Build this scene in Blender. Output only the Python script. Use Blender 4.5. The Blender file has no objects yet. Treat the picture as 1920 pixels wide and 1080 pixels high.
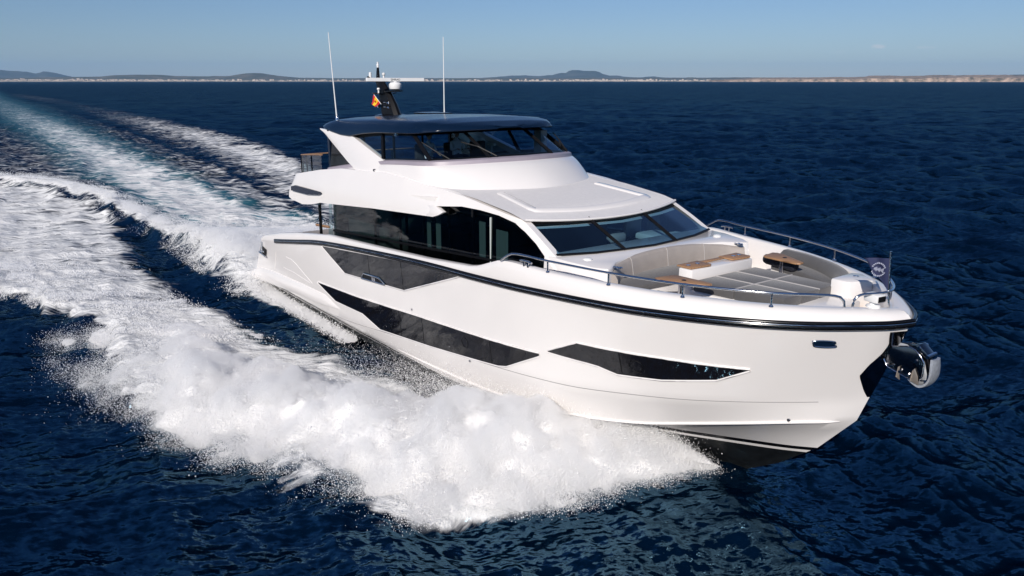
import bpy, bmesh, math, random
import numpy as np
from mathutils import Vector, Matrix

random.seed(4)
RNG = np.random.default_rng(7)
SC = bpy.context.scene
COL = SC.collection

# ------------------------------------------------------------------ camera, light, exposure
CAM_H = 8.4
cam_d = bpy.data.cameras.new("camera")
cam = bpy.data.objects.new("camera", cam_d)
COL.objects.link(cam)
cam.location = (0, 0, CAM_H)
cam.rotation_euler = (math.radians(90 - 14.98), 0, 0)
cam_d.sensor_width = 36
cam_d.lens = 27.19
cam_d.clip_start = 0.2
cam_d.clip_end = 90000
SC.camera = cam

SUN_AZ, SUN_EL = math.radians(200), math.radians(29)      # azimuth clockwise from +Y
world = bpy.data.worlds.new("World")
SC.world = world
world.use_nodes = True
wn, wl = world.node_tree.nodes, world.node_tree.links
wn.clear()
wo = wn.new("ShaderNodeOutputWorld")
bg = wn.new("ShaderNodeBackground")
sky = wn.new("ShaderNodeTexSky")
sky.sky_type = 'NISHITA'
sky.sun_disc = False
sky.sun_elevation = SUN_EL
sky.sun_rotation = SUN_AZ
sky.altitude = 0
sky.air_density = 1.0
sky.dust_density = 0.1
sky.ozone_density = 2.0
bg.inputs['Strength'].default_value = 0.064
tint = wn.new("ShaderNodeMix")
tint.data_type = 'RGBA'
tint.blend_type = 'MULTIPLY'
tint.inputs[0].default_value = 1.0
tint.inputs[7].default_value = (0.71, 0.86, 1.17, 1)
wl.new(sky.outputs[0], tint.inputs[6])
# a small faint cloud bank low on the right
geo_w = wn.new("ShaderNodeTexCoord")
cmask = None


def cloud_blob(az, el, w, h):
    d_ = Vector((math.sin(az) * math.cos(el), math.cos(az) * math.cos(el), math.sin(el)))
    r_ = Vector((math.cos(az), -math.sin(az), 0))
    u_ = r_.cross(d_) * -1
    if u_.z < 0:
        u_ = -u_
    outs = []
    for vec, sc_, c_ in ((r_, w, d_.dot(r_)), (u_, h, d_.dot(u_))):
        dt = wn.new("ShaderNodeVectorMath")
        dt.operation = 'DOT_PRODUCT'
        dt.inputs[1].default_value = vec
        wl.new(geo_w.outputs['Generated'], dt.inputs[0])
        sq = wn.new("ShaderNodeMath")
        sq.operation = 'MULTIPLY_ADD'
        sq.inputs[1].default_value = 1 / sc_
        sq.inputs[2].default_value = -c_ / sc_
        wl.new(dt.outputs['Value'], sq.inputs[0])
        p2 = wn.new("ShaderNodeMath")
        p2.operation = 'MULTIPLY'
        wl.new(sq.outputs[0], p2.inputs[0])
        wl.new(sq.outputs[0], p2.inputs[1])
        outs.append(p2)
    ad_ = wn.new("ShaderNodeMath")
    wl.new(outs[0].outputs[0], ad_.inputs[0])
    wl.new(outs[1].outputs[0], ad_.inputs[1])
    nz = wn.new("ShaderNodeTexNoise")
    nz.inputs['Scale'].default_value = 170
    nz.inputs['Detail'].default_value = 5
    wl.new(geo_w.outputs['Generated'], nz.inputs['Vector'])
    m1 = wn.new("ShaderNodeMath")
    m1.operation = 'MULTIPLY_ADD'
    m1.inputs[1].default_value = 3.0
    m1.inputs[2].default_value = -1.5
    wl.new(nz.outputs['Fac'], m1.inputs[0])
    m2 = wn.new("ShaderNodeMath")
    wl.new(ad_.outputs[0], m2.inputs[0])
    wl.new(m1.outputs[0], m2.inputs[1])
    mr = wn.new("ShaderNodeMapRange")
    mr.interpolation_type = 'SMOOTHSTEP'
    mr.inputs['From Min'].default_value = 1.1
    mr.inputs['From Max'].default_value = -.2
    wl.new(m2.outputs[0], mr.inputs['Value'])
    return mr


last = tint.outputs[2]
for (azd, eld, w_, h_, op_) in ((24.35, 2.15, .0085, .0026, .38), (22.0, 1.85, .008, .0013, .16), (27.0, 2.05, .012, .0015, .18), (6.1, 5.92, .006, .0016, .35)):
    cb = cloud_blob(math.radians(azd), math.radians(eld), w_, h_)
    om = wn.new("ShaderNodeMath")
    om.operation = 'MULTIPLY'
    om.inputs[1].default_value = op_
    wl.new(cb.outputs[0], om.inputs[0])
    cm = wn.new("ShaderNodeMix")
    cm.data_type = 'RGBA'
    cm.inputs[7].default_value = (12.5, 11.6, 11.6, 1)
    wl.new(om.outputs[0], cm.inputs[0])
    wl.new(last, cm.inputs[6])
    last = cm.outputs[2]
wl.new(last, bg.inputs[0])
wl.new(bg.outputs[0], wo.inputs[0])

sun_d = bpy.data.lights.new("sun", 'SUN')
sun_d.energy = 4.6
sun_d.angle = math.radians(0.5)
sun_d.color = (1.0, 0.935, 0.865)
sun = bpy.data.objects.new("sun", sun_d)
COL.objects.link(sun)
sdir = Vector((math.sin(SUN_AZ) * math.cos(SUN_EL), math.cos(SUN_AZ) * math.cos(SUN_EL), math.sin(SUN_EL)))
sun.rotation_euler = (-sdir).to_track_quat('-Z', 'Y').to_euler()
sun.location = (0, -60, 80)

SC.view_settings.view_transform = 'Standard'
SC.view_settings.look = 'None'
SC.view_settings.exposure = 0.0
SC.view_settings.gamma = 1.0
SC.cycles.max_bounces = 10
SC.cycles.transparent_max_bounces = 16
SC.cycles.caustics_reflective = False
SC.cycles.caustics_refractive = False
SC.cycles.sample_clamp_indirect = 6.0

# the yacht's own frame: x forward from the stern, y to port, z up from the sea
OX, OY, YAW = -8.663, 34.390, math.radians(-53.0)
CY, SY = math.cos(YAW), math.sin(YAW)


def to_world(x, y, z=0.0):
    return (OX + x * CY - y * SY, OY + x * SY + y * CY, z)


def to_boat(wx, wy):
    dx, dy = wx - OX, wy - OY
    return dx * CY + dy * SY, -dx * SY + dy * CY


# ------------------------------------------------------------------ materials
def mat(name, base, rough=0.5, metal=0.0, coat=0.0, spec=0.5, vary=0.0, vscale=4.0, bump=0.0, bscale=40.0, sheen=0.0):
    m = bpy.data.materials.new(name)
    m.use_nodes = True
    n, l = m.node_tree.nodes, m.node_tree.links
    p = n['Principled BSDF']
    p.inputs['Base Color'].default_value = (*base, 1)
    p.inputs['Roughness'].default_value = rough
    p.inputs['Metallic'].default_value = metal
    p.inputs['Coat Weight'].default_value = coat
    p.inputs['Coat Roughness'].default_value = 0.06
    p.inputs['Specular IOR Level'].default_value = spec
    if sheen:
        p.inputs['Sheen Weight'].default_value = sheen
    if vary or bump:
        tc = n.new('ShaderNodeTexCoord')
        no = n.new('ShaderNodeTexNoise')
        no.inputs['Scale'].default_value = vscale
        no.inputs['Detail'].default_value = 6
        l.new(tc.outputs['Object'], no.inputs['Vector'])
        if vary:
            mr = n.new('ShaderNodeMapRange')
            mr.inputs['From Min'].default_value = 0.3
            mr.inputs['From Max'].default_value = 0.7
            mr.inputs['To Min'].default_value = 1 - vary
            mr.inputs['To Max'].default_value = 1 + vary
            l.new(no.outputs['Fac'], mr.inputs['Value'])
            mx = n.new('ShaderNodeVectorMath')
            mx.operation = 'SCALE'
            mx.inputs[0].default_value = base
            l.new(mr.outputs[0], mx.inputs['Scale'])
            l.new(mx.outputs[0], p.inputs['Base Color'])
            mr2 = n.new('ShaderNodeMapRange')
            mr2.inputs['To Min'].default_value = rough * 0.75
            mr2.inputs['To Max'].default_value = min(1, rough * 1.3)
            l.new(no.outputs['Fac'], mr2.inputs['Value'])
            l.new(mr2.outputs[0], p.inputs['Roughness'])
        if bump:
            nb = n.new('ShaderNodeTexNoise')
            nb.inputs['Scale'].default_value = bscale
            nb.inputs['Detail'].default_value = 3
            l.new(tc.outputs['Object'], nb.inputs['Vector'])
            bp = n.new('ShaderNodeBump')
            bp.inputs['Strength'].default_value = bump
            bp.inputs['Distance'].default_value = 0.02
            l.new(nb.outputs['Fac'], bp.inputs['Height'])
            l.new(bp.outputs[0], p.inputs['Normal'])
    return m


def glass(name, tint, refl=1.0, rough=0.02):
    """tinted pane: tinted see-through plus Fresnel mirror"""
    m = bpy.data.materials.new(name)
    m.use_nodes = True
    n, l = m.node_tree.nodes, m.node_tree.links
    n.clear()
    o = n.new('ShaderNodeOutputMaterial')
    t = n.new('ShaderNodeBsdfTransparent')
    t.inputs[0].default_value = (*tint, 1)
    g = n.new('ShaderNodeBsdfGlossy')
    g.inputs['Roughness'].default_value = rough
    g.inputs[0].default_value = (1, 1, 1, 1)
    ge = n.new('ShaderNodeNewGeometry')
    dt = n.new('ShaderNodeVectorMath')
    dt.operation = 'DOT_PRODUCT'
    l.new(ge.outputs['Incoming'], dt.inputs[0])
    l.new(ge.outputs['Normal'], dt.inputs[1])

    def op(kind, a, b=None):
        q = n.new('ShaderNodeMath')
        q.operation = kind
        if isinstance(a, (int, float)):
            q.inputs[0].default_value = a
        else:
            l.new(a, q.inputs[0])
        if b is not None:
            if isinstance(b, (int, float)):
                q.inputs[1].default_value = b
            else:
                l.new(b, q.inputs[1])
        return q.outputs[0]
    # Schlick mirror, the same from both sides of the pane
    f0 = op('POWER', op('SUBTRACT', 1.0, op('ABSOLUTE', dt.outputs['Value'])), 5.0)
    f1 = op('ADD', op('MULTIPLY', f0, 0.94), 0.06)
    mu = n.new('ShaderNodeMath')
    mu.operation = 'MULTIPLY'
    mu.use_clamp = True
    mu.inputs[1].default_value = refl
    mx = n.new('ShaderNodeMixShader')
    l.new(f1, mu.inputs[0])
    l.new(mu.outputs[0], mx.inputs[0])
    l.new(t.outputs[0], mx.inputs[1])
    l.new(g.outputs[0], mx.inputs[2])
    l.new(mx.outputs[0], o.inputs[0])
    return m


def teak_mat():
    m = mat("teak", (0.36, 0.19, 0.09), 0.5)
    n, l = m.node_tree.nodes, m.node_tree.links
    p = n['Principled BSDF']
    tc = n.new('ShaderNodeTexCoord')
    mp = n.new('ShaderNodeMapping')
    mp.inputs['Scale'].default_value = (3, 40, 40)
    no = n.new('ShaderNodeTexNoise')
    no.inputs['Scale'].default_value = 1.5
    no.inputs['Detail'].default_value = 8
    wv = n.new('ShaderNodeTexWave')
    wv.bands_direction = 'Y'
    wv.inputs['Scale'].default_value = 3.2
    wv.inputs['Distortion'].default_value = 0.0
    r1 = n.new('ShaderNodeValToRGB')
    r1.color_ramp.elements[0].color = (0.24, 0.12, 0.055, 1)
    r1.color_ramp.elements[1].color = (0.5, 0.29, 0.15, 1)
    r2 = n.new('ShaderNodeValToRGB')
    r2.color_ramp.elements[0].position = 0.0
    r2.color_ramp.elements[0].color = (0.35, 0.35, 0.35, 1)
    r2.color_ramp.elements[1].position = 0.06
    r2.color_ramp.elements[1].color = (1, 1, 1, 1)
    mx = n.new('ShaderNodeMix')
    mx.data_type = 'RGBA'
    mx.blend_type = 'MULTIPLY'
    mx.inputs[0].default_value = 0.8
    l.new(tc.outputs['Object'], mp.inputs[0])
    l.new(mp.outputs[0], no.inputs['Vector'])
    l.new(tc.outputs['Object'], wv.inputs['Vector'])
    l.new(no.outputs['Fac'], r1.inputs[0])
    l.new(wv.outputs['Fac'], r2.inputs[0])
    l.new(r1.outputs[0], mx.inputs[6])
    l.new(r2.outputs[0], mx.inputs[7])
    l.new(mx.outputs[2], p.inputs['Base Color'])
    return m


M = dict(
    gel=mat("white_gelcoat", (0.79, 0.758, 0.732), 0.16, coat=0.3, vary=0.012, vscale=0.7),
    deckwhite=mat("white_nonskid", (0.77, 0.74, 0.715), 0.6, vary=0.03, vscale=9, bump=0.08, bscale=220),
    navy=mat("navy_gloss_paint", (0.003, 0.011, 0.030), 0.2, spec=0.28, vary=0.05, vscale=1.0),
    ledge=mat("mauve_grey_paint", (0.33, 0.29, 0.33), 0.4, vary=0.05, vscale=3),
    black=mat("black_gloss", (0.004, 0.004, 0.005), 0.2, spec=0.35),
    blackm=mat("black_frame", (0.005, 0.005, 0.006), 0.4, spec=0.2),
    rubber=mat("black_rubber", (0.012, 0.012, 0.012), 0.55),
    hullglass=mat("black_hull_glass", (0.006, 0.006, 0.008), 0.04, spec=0.55, bump=0.16, bscale=2.6),
    anti=mat("black_antifouling", (0.006, 0.007, 0.008), 0.4, vary=0.3, vscale=6),
    steel=mat("polished_steel", (0.62, 0.62, 0.64), 0.12, metal=1.0),
    dsteel=mat("mirror_steel_plate", (0.20, 0.195, 0.2), 0.12, metal=1.0, vary=0.12, vscale=8),
    galv=mat("galvanised_steel", (0.52, 0.54, 0.57), 0.45, metal=0.6, vary=0.12, vscale=18),
    cush=mat("grey_cushion_fabric", (0.085, 0.082, 0.083), 0.85, vary=0.07, vscale=7, bump=0.25, bscale=160, sheen=0.2),
    taupe=mat("taupe_vinyl", (0.36, 0.32, 0.29), 0.55, vary=0.05, vscale=5, bump=0.1, bscale=14),
    piping=mat("pale_piping", (0.42, 0.40, 0.39), 0.7),
    bolster=mat("navy_fabric", (0.008, 0.011, 0.022), 0.75, vary=0.1, vscale=9),
    teak=teak_mat(),
    plastic=mat("white_plastic", (0.78, 0.78, 0.77), 0.35, vary=0.02, vscale=5),
    glass_low=glass("dark_saloon_glass", (0.15, 0.21, 0.22), 0.8),
    glass_up=glass("bridge_glass", (0.72, 0.85, 0.92), 0.5),
    glass_ws=glass("windscreen_glass", (0.42, 0.58, 0.68), 1.8),
    glass_rail=glass("clear_balustrade_glass", (0.75, 0.85, 0.86), 1.0),
    floor=mat("dark_oak_floor", (0.035, 0.025, 0.02), 0.4, vary=0.2, vscale=8),
    inner=mat("dark_lining", (0.02, 0.022, 0.026), 0.6),
    innerl=mat("pale_lining", (0.30, 0.32, 0.31), 0.6),
    curtain=mat("pale_curtain", (0.62, 0.68, 0.64), 0.8),
    sofa=mat("cream_leather", (0.42, 0.40, 0.37), 0.5),
)


# ------------------------------------------------------------------ mesh helpers
class MB:
    def __init__(self):
        self.v = []
        self.f = []

    def grid(self, A, closeu=False, flip=False):
        n, m = len(A), len(A[0])
        b = len(self.v)
        for row in A:
            for p in row:
                self.v.append(tuple(float(c) for c in p))
        for i in range(n - 1):
            for j in range(m - 1 + (1 if closeu else 0)):
                j2 = (j + 1) % m
                q = [b + i * m + j, b + i * m + j2, b + (i + 1) * m + j2, b + (i + 1) * m + j]
                self.f.append(q[::-1] if flip else q)
        return self

    def poly(self, pts):
        b = len(self.v)
        self.v += [tuple(float(c) for c in p) for p in pts]
        self.f.append(list(range(b, b + len(pts))))
        return self

    def prism(self, pts, off):
        """closed solid: polygon and its copy moved by off"""
        n = len(pts)
        b = len(self.v)
        off = Vector(off)
        for p in pts:
            self.v.append(tuple(Vector(p)))
        for p in pts:
            self.v.append(tuple(Vector(p) + off))
        self.f.append(list(range(b, b + n))[::-1])
        self.f.append(list(range(b + n, b + 2 * n)))
        for i in range(n):
            j = (i + 1) % n
            self.f.append([b + i, b + j, b + n + j, b + n + i])
        return self

    def box(self, c, s, rz=0.0, ry=0.0):
        b = len(self.v)
        R = Matrix.Rotation(rz, 3, 'Z') @ Matrix.Rotation(ry, 3, 'Y')
        for dx in (-.5, .5):
            for dy in (-.5, .5):
                for dz in (-.5, .5):
                    p = R @ Vector((dx * s[0], dy * s[1], dz * s[2])) + Vector(c)
                    self.v.append(tuple(p))
        for q in ((0, 1, 3, 2), (4, 6, 7, 5), (0, 4, 5, 1), (2, 3, 7, 6), (0, 2, 6, 4), (1, 5, 7, 3)):
            self.f.append([b + i for i in q])
        return self

    def tube(self, pts, r, n=10, squash=None):
        pts = [Vector(p) for p in pts]
        rs = r if hasattr(r, '__len__') else [r] * len(pts)
        rings = []
        up = Vector((0, 0, 1))
        for i, p in enumerate(pts):
            t = (pts[min(i + 1, len(pts) - 1)] - pts[max(i - 1, 0)]).normalized()
            ref = up if abs(t.dot(up)) < 0.95 else Vector((1, 0, 0))
            a = t.cross(ref).normalized()
            c = a.cross(t).normalized()
            sa, sc = squash if squash else (1, 1)
            rings.append([p + rs[i] * (math.cos(k * 2 * math.pi / n) * a * sa + math.sin(k * 2 * math.pi / n) * c * sc) for k in range(n)])
        b = len(self.v)
        self.grid(rings, closeu=True, flip=True)
        self.f.append([b + k for k in range(n)])
        e = b + (len(pts) - 1) * n
        self.f.append([e + k for k in range(n)][::-1])
        return self

    def lathe(self, c, prof, n=20, axis='Z'):
        rings = []
        for r, z in prof:
            ring = []
            for k in range(n):
                a = 2 * math.pi * k / n
                d = (r * math.cos(a), r * math.sin(a), z)
                if axis == 'X':
                    d = (d[2], d[0], d[1])
                if axis == 'Y':
                    d = (d[0], d[2], d[1])
                ring.append((c[0] + d[0], c[1] + d[1], c[2] + d[2]))
            rings.append(ring)
        return self.grid(rings, closeu=True)

    def slab(self, outer, inner):
        """solid between two congruent grids"""
        n, m = len(outer), len(outer[0])
        self.grid(outer)
        self.grid(inner, flip=True)
        rim = [(i, 0) for i in range(n)] + [(n - 1, j) for j in range(1, m)] + [(i, m - 1) for i in range(n - 2, -1, -1)] + [(0, j) for j in range(m - 2, -1, -1)]
        self.grid([[outer[i][j] for i, j in rim], [inner[i][j] for i, j in rim]])
        return self

    def build(self, name, material, parent=None, smooth=35, bevel=0.0, seg=2, sub=0):
        me = bpy.data.meshes.new(name)
        me.from_pydata(self.v, [], self.f)
        bm = bmesh.new()
        bm.from_mesh(me)
        bmesh.ops.remove_doubles(bm, verts=bm.verts, dist=1e-4)
        bmesh.ops.dissolve_degenerate(bm, edges=bm.edges, dist=1e-5)
        bmesh.ops.recalc_face_normals(bm, faces=bm.faces)
        if bevel:
            es = [e for e in bm.edges if len(e.link_faces) == 2 and e.calc_face_angle(0) > math.radians(30)]
            bmesh.ops.bevel(bm, geom=es, offset=bevel, segments=seg, profile=0.5, affect='EDGES', clamp_overlap=True)
        if smooth:
            for f in bm.faces:
                f.smooth = True
            for e in bm.edges:
                if len(e.link_faces) == 2 and e.calc_face_angle(0) > math.radians(smooth):
                    e.smooth = False
        bm.to_mesh(me)
        bm.free()
        me.materials.append(material)
        o = bpy.data.objects.new(name, me)
        COL.objects.link(o)
        if parent:
            o.parent = parent
        if sub:
            md = o.modifiers.new("subsurf", 'SUBSURF')
            md.levels = md.render_levels = sub
        return o


def mir(pts):
    return [(p[0], -p[1], p[2]) for p in pts]


def catmull(P, n=16):
    P = np.array(P, float)
    Q = np.vstack([2 * P[0] - P[1], P, 2 * P[-1] - P[-2]])
    out = []
    for i in range(1, len(Q) - 2):
        p0, p1, p2, p3 = Q[i - 1:i + 3]
        d = [max(np.linalg.norm(b - a), 1e-6) ** .5 for a, b in ((p0, p1), (p1, p2), (p2, p3))]
        t0 = 0
        t1 = d[0]
        t2 = t1 + d[1]
        t3 = t2 + d[2]
        t = np.linspace(t1, t2, n, endpoint=False)[:, None]
        A1 = (t1 - t) / (t1 - t0) * p0 + (t - t0) / (t1 - t0) * p1
        A2 = (t2 - t) / (t2 - t1) * p1 + (t - t1) / (t2 - t1) * p2
        A3 = (t3 - t) / (t3 - t2) * p2 + (t - t2) / (t3 - t2) * p3
        B1 = (t2 - t) / (t2 - t0) * A1 + (t - t0) / (t2 - t0) * A2
        B2 = (t3 - t) / (t3 - t1) * A2 + (t - t1) / (t3 - t1) * A3
        out.append((t2 - t) / (t2 - t1) * B1 + (t - t1) / (t2 - t1) * B2)
    return np.vstack(out + [P[-1:]])


def resample(P, n, p=1.0):
    P = np.array(P, float)
    s = np.r_[0, np.cumsum(np.linalg.norm(np.diff(P, axis=0), axis=1))]
    s /= s[-1]
    u = np.linspace(0, 1, n)
    u = 1 - (1 - u) ** p if p != 1 else u
    return np.array([np.interp(u, s, P[:, k]) for k in range(3)]).T


def tag(o, label, cat, group=None, kind=None):
    if label:
        o['label'] = label
    if cat:
        o['category'] = cat
    if group:
        o['group'] = group
    if kind:
        o['kind'] = kind
    return o


def empty(name, loc, rz=0.0, label=None, cat=None, group=None):
    o = bpy.data.objects.new(name, None)
    COL.objects.link(o)
    o.location = loc
    o.rotation_euler = (0, 0, rz)
    return tag(o, label, cat, group)


# ================================================================== THE YACHT
yacht = empty("motor_yacht", (OX, OY, 0), YAW, "white motor yacht with navy hardtop and black hull windows speeding across the sea", "yacht")
Y = yacht

# ---------------- hull lines (half breadths)
LV = dict(
    rub=[(1.75, 3.3, 2.15), (3.8, 3.42, 2.44), (6, 3.5, 2.78), (8.3, 3.56, 3.13), (12.2, 3.62, 3.5), (15.3, 3.64, 3.73), (17.9, 3.65, 3.86), (19.3, 3.61, 3.93), (20.4, 3.5, 3.98), (21.76, 3.25, 4.02), (22.6, 3.03, 4.05), (23.4, 2.72, 4.08), (24.2, 2.32, 4.11), (24.85, 1.88, 4.13), (25.4, 1.4, 4.15), (25.85, .9, 4.17), (26.2, .42, 4.18), (26.38, 0, 4.19)],
    mid=[(.75, 3.22, .85), (4, 3.33, .74), (7, 3.38, .68), (9.3, 3.4, .7), (13.3, 3.42, 1.12), (16.3, 3.42, 1.45), (18.2, 3.38, 1.64), (19.6, 3.28, 1.77), (20.8, 3.08, 1.88), (22.0, 2.72, 2.03), (23.1, 2.25, 2.16), (24.0, 1.72, 2.28), (24.7, 1.15, 2.36), (25.3, .55, 2.42), (25.76, 0, 2.45)],
    chine=[(.6, 3.2, .55), (4, 3.3, .55), (8, 3.33, .57), (12, 3.3, .6), (16, 3.2, .68), (18.5, 3.0, .78), (20.5, 2.62, .97), (21.9, 2.22, 1.2), (23.0, 1.83, 1.48), (24.1, 1.35, 1.76), (24.9, .8, 1.92), (25.35, .35, 1.97), (25.6, 0, 1.99)],
    boot=[(.55, 3.15, .42), (4, 3.22, .46), (7.5, 3.25, .48), (11.5, 3.23, .48), (16.2, 3.1, .47), (18.2, 2.85, .58), (19.3, 2.5, .67), (20.4, 2.05, .75), (22.0, 1.27, .83), (23.5, .6, .95), (24.4, .22, 1.04), (24.85, 0, 1.1)],
    bilge=[(.5, 2.9, 0), (8, 2.95, 0), (14, 2.75, 0), (17, 2.3, .02), (19, 1.8, .05), (21, 1.05, .12), (22.5, .45, .2), (23.5, .12, .32), (24.0, 0, .4)],
    keel=[(.5, 0, -.7), (12, 0, -.7), (18, 0, -.7), (20, 0, -.68), (21.5, 0, -.58), (22.35, 0, -.44), (23.2, 0, -.09)])
NC = 161
HL = {k: resample(catmull(v, 24), NC, 1.25) for k, v in LV.items()}
for k in HL:
    HL[k][-1, 1] = 0


def hull_y(x, z):
    """half breadth on the ruled hull surface"""
    segs = ('bilge', 'boot', 'chine', 'mid', 'rub')
    zs, ys = [], []
    for a, b in zip(segs[:-1], segs[1:]):
        for s in np.linspace(0, 1, 12):
            L = (1 - s) * HL[a] + s * HL[b]
            if x <= L[-1, 0]:
                zs.append(np.interp(x, L[:, 0], L[:, 2]))
                ys.append(np.interp(x, L[:, 0], L[:, 1]))
    i = np.argsort(zs)
    return float(np.interp(z, np.array(zs)[i], np.array(ys)[i]))


def hull_pt(x, z, off=0.0):
    """starboard hull point pushed out along its normal"""
    y = hull_y(x, z)
    e = 0.06
    dydx = (hull_y(x + e, z) - hull_y(x - e, z)) / (2 * e)
    dydz = (hull_y(x, z + e) - hull_y(x, z - e)) / (2 * e)
    n = Vector((-dydx, -1, -dydz))
    n = Vector((-dydx, 1, -dydz)).normalized()
    return (x + n.x * off, -(y + n.y * off), z + n.z * off)


def hull_patch(top, bot, nx, nz, off, depth=0.0):
    """panel on the starboard hull between two (x, z) chains; returns outer grid and inner grid"""
    def chain(c, n):
        c3 = [(p[0], 0, p[1]) for p in c]
        return resample(c3, n)
    T, B = chain(top, nx), chain(bot, nx)
    out = []
    for i in range(nx):
        col = []
        for j in range(nz):
            s = j / (nz - 1)
            q = T[i] * (1 - s) + B[i] * s
            col.append(hull_pt(q[0], q[2], off))
        out.append(col)
    return out


def both(mb_fn, name, material, parent, **kw):
    """the same starboard part built on each side"""
    r = []
    for s in (1, -1):
        mb = MB()
        mb_fn(mb, s)
        r.append(mb.build(name, material, parent, **kw))
    return r


def side(pts, s):
    return [(p[0], p[1] * s, p[2]) for p in pts]


def band(a, b, u0, u1, steps=2):
    return [[(1 - u) * HL[a][j] + u * HL[b][j] for j in range(NC)] for u in np.linspace(u0, u1, steps)]


# hull topsides
hb = MB()
rows = band('boot', 'chine', 0, 1, 4) + band('chine', 'mid', 0, 1, 5) + band('mid', 'rub', 0, 1, 12)
for s in (1, -1):
    hb.grid([side(r, -s) for r in rows])
tr = [r[0] for r in rows]
hb.grid([[(p[0], -p[1], p[2]) for p in tr], [(p[0], p[1], p[2]) for p in tr]])
hull = hb.build("hull", M['gel'], Y, smooth=28)
# boot stripes and bottom
for name, u0, u1, m in (("boot_stripe", 0, .16, 'black'), ("white_stripe", .16, .28, 'gel'), ("hull_bottom", .28, 1, 'anti')):
    b = MB()
    for s in (1, -1):
        b.grid([side(r, -s) for r in band('boot', 'bilge', u0, u1, 4)])
        if name == "hull_bottom":
            b.grid([side(r, -s) for r in band('bilge', 'keel', 0, 1, 5)])
    b.build(name, M[m], Y, smooth=28)
# chine edge: thin spray rail that throws a shadow line
for s in (1, -1):
    b = MB()
    L = [p for p in HL['chine'] if 13.0 < p[0] < 25.45]
    n = len(L)
    secs = []
    for i, p in enumerate(L):
        w = .035 * min(1, i / 14, (n - 1 - i) / 4)
        secs.append([(p[0], -s * (p[1] - .02), p[2] + .03), (p[0] + .4 * w, -s * (p[1] + w), p[2] + .005), (p[0] + .4 * w, -s * (p[1] + w), p[2] - .02), (p[0], -s * (p[1] - .02), p[2] - .03)])
    b.grid(secs)
    b.build("spray_rail", M['gel'], Y, smooth=60)
# rubbing strake
RUB = [p for p in HL['rub'] if p[0] > 3.7]
rubline = [(p[0], -p[1], p[2]) for p in RUB] + [(p[0], p[1], p[2]) for p in RUB[::-1][1:]]


def outset(line, d, dz=0.0):
    out = []
    n = len(line)
    for i, p in enumerate(line):
        a, b = Vector(line[max(i - 1, 0)]), Vector(line[min(i + 1, n - 1)])
        t = (b - a)
        nn = Vector((t.y, -t.x, 0)).normalized()
        out.append((p[0] + nn.x * d, p[1] + nn.y * d, p[2] + dz))
    return out


rr = MB().tube(outset(rubline, .012, -.03), .06, 10).build("rub_rail", M['black'], Y, smooth=50)
MB().tube(outset(rubline, .03, .045), .04, 8).build("rub_strip", M['black'], rr, smooth=60)
MB().tube(outset(rubline, .064, .014), .011, 6).build("rub_trim", M['steel'], rr, smooth=60)
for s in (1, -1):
    MB().tube([(p[0], -s * (p[1] + .002), p[2]) for p in HL['mid'] if 9.0 < p[0] < 25.2], .007, 6).build("crease_shade_line", mat("crease_shade_grey", (.25, .24, .24), .6), Y)  # grey tube standing in for the shade line along the hull crease

# bulwark
cap_tab = np.array([(1.75, 2.22), (1.99, 2.38), (4.25, 2.81), (6, 3.1), (9, 3.49), (12.2, 3.68), (15.35, 3.87), (17.4, 4.05), (17.75, 4.12), (18.64, 4.42), (19.11, 4.45), (20.2, 4.42), (25.9, 4.41), (26.4, 4.38)])


def cap_z(x):
    return float(np.interp(x, cap_tab[:, 0], cap_tab[:, 1]))


def deck_z(x):
    return float(np.interp(x, [1.7, 7, 9, 17, 19, 22, 26], [1.55, 2.5, 2.75, 3.35, 3.62, 3.78, 3.95]))


full = [(p[0], -p[1], p[2]) for p in HL['rub']] + [(p[0], p[1], p[2]) for p in HL['rub'][::-1][1:]]
ins1 = lambda x: float(np.interp(x, [0, 17, 19, 21, 24, 26.4], [.05, .06, .07, .13, .20, .20]))


def inset_line(dfun, zfun):
    out = []
    n = len(full)
    for i, p in enumerate(full):
        a, b = Vector(full[max(i - 1, 0)]), Vector(full[min(i + 1, n - 1)])
        t = b - a
        nn = Vector((t.y, -t.x, 0)).normalized()
        d = dfun(p[0])
        out.append((p[0] - nn.x * d, p[1] - nn.y * d, zfun(p[0], p[2])))
    return out


rowsB = [
    inset_line(lambda x: 0.0, lambda x, z: z),
    inset_line(lambda x: ins1(x) * .12, lambda x, z: z + .35 * (cap_z(x) - z)),
    inset_line(lambda x: ins1(x) * .40, lambda x, z: z + .70 * (cap_z(x) - z)),
    inset_line(lambda x: ins1(x) * .8, lambda x, z: z + .93 * (cap_z(x) - z)),
    inset_line(lambda x: ins1(x) * 1.2, lambda x, z: cap_z(x)),
    inset_line(lambda x: ins1(x) + .14, lambda x, z: cap_z(x) + .008),
    inset_line(lambda x: ins1(x) + .2, lambda x, z: cap_z(x) - .01),
    inset_line(lambda x: ins1(x) + .22, lambda x, z: cap_z(x) - .04),
    inset_line(lambda x: ins1(x) + .26, lambda x, z: deck_z(x) - .05)]
MB().grid(rowsB).build("bulwark", M['gel'], Y, smooth=40)

# decks: one sheet per station from side to side
inner = rowsB[-1]
half = len(inner) // 2
dk = []
for i in range(half + 1):
    a, b = inner[i], inner[len(inner) - 1 - i]
    z = deck_z(a[0])
    dk.append([(a[0], a[1] - .02, z), (a[0], a[1] * .5 + b[1] * .5, z + .02), (b[0], b[1] + .02, z)])
MB().grid(dk).build("main_deck", M['deckwhite'], Y, smooth=30)

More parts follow.
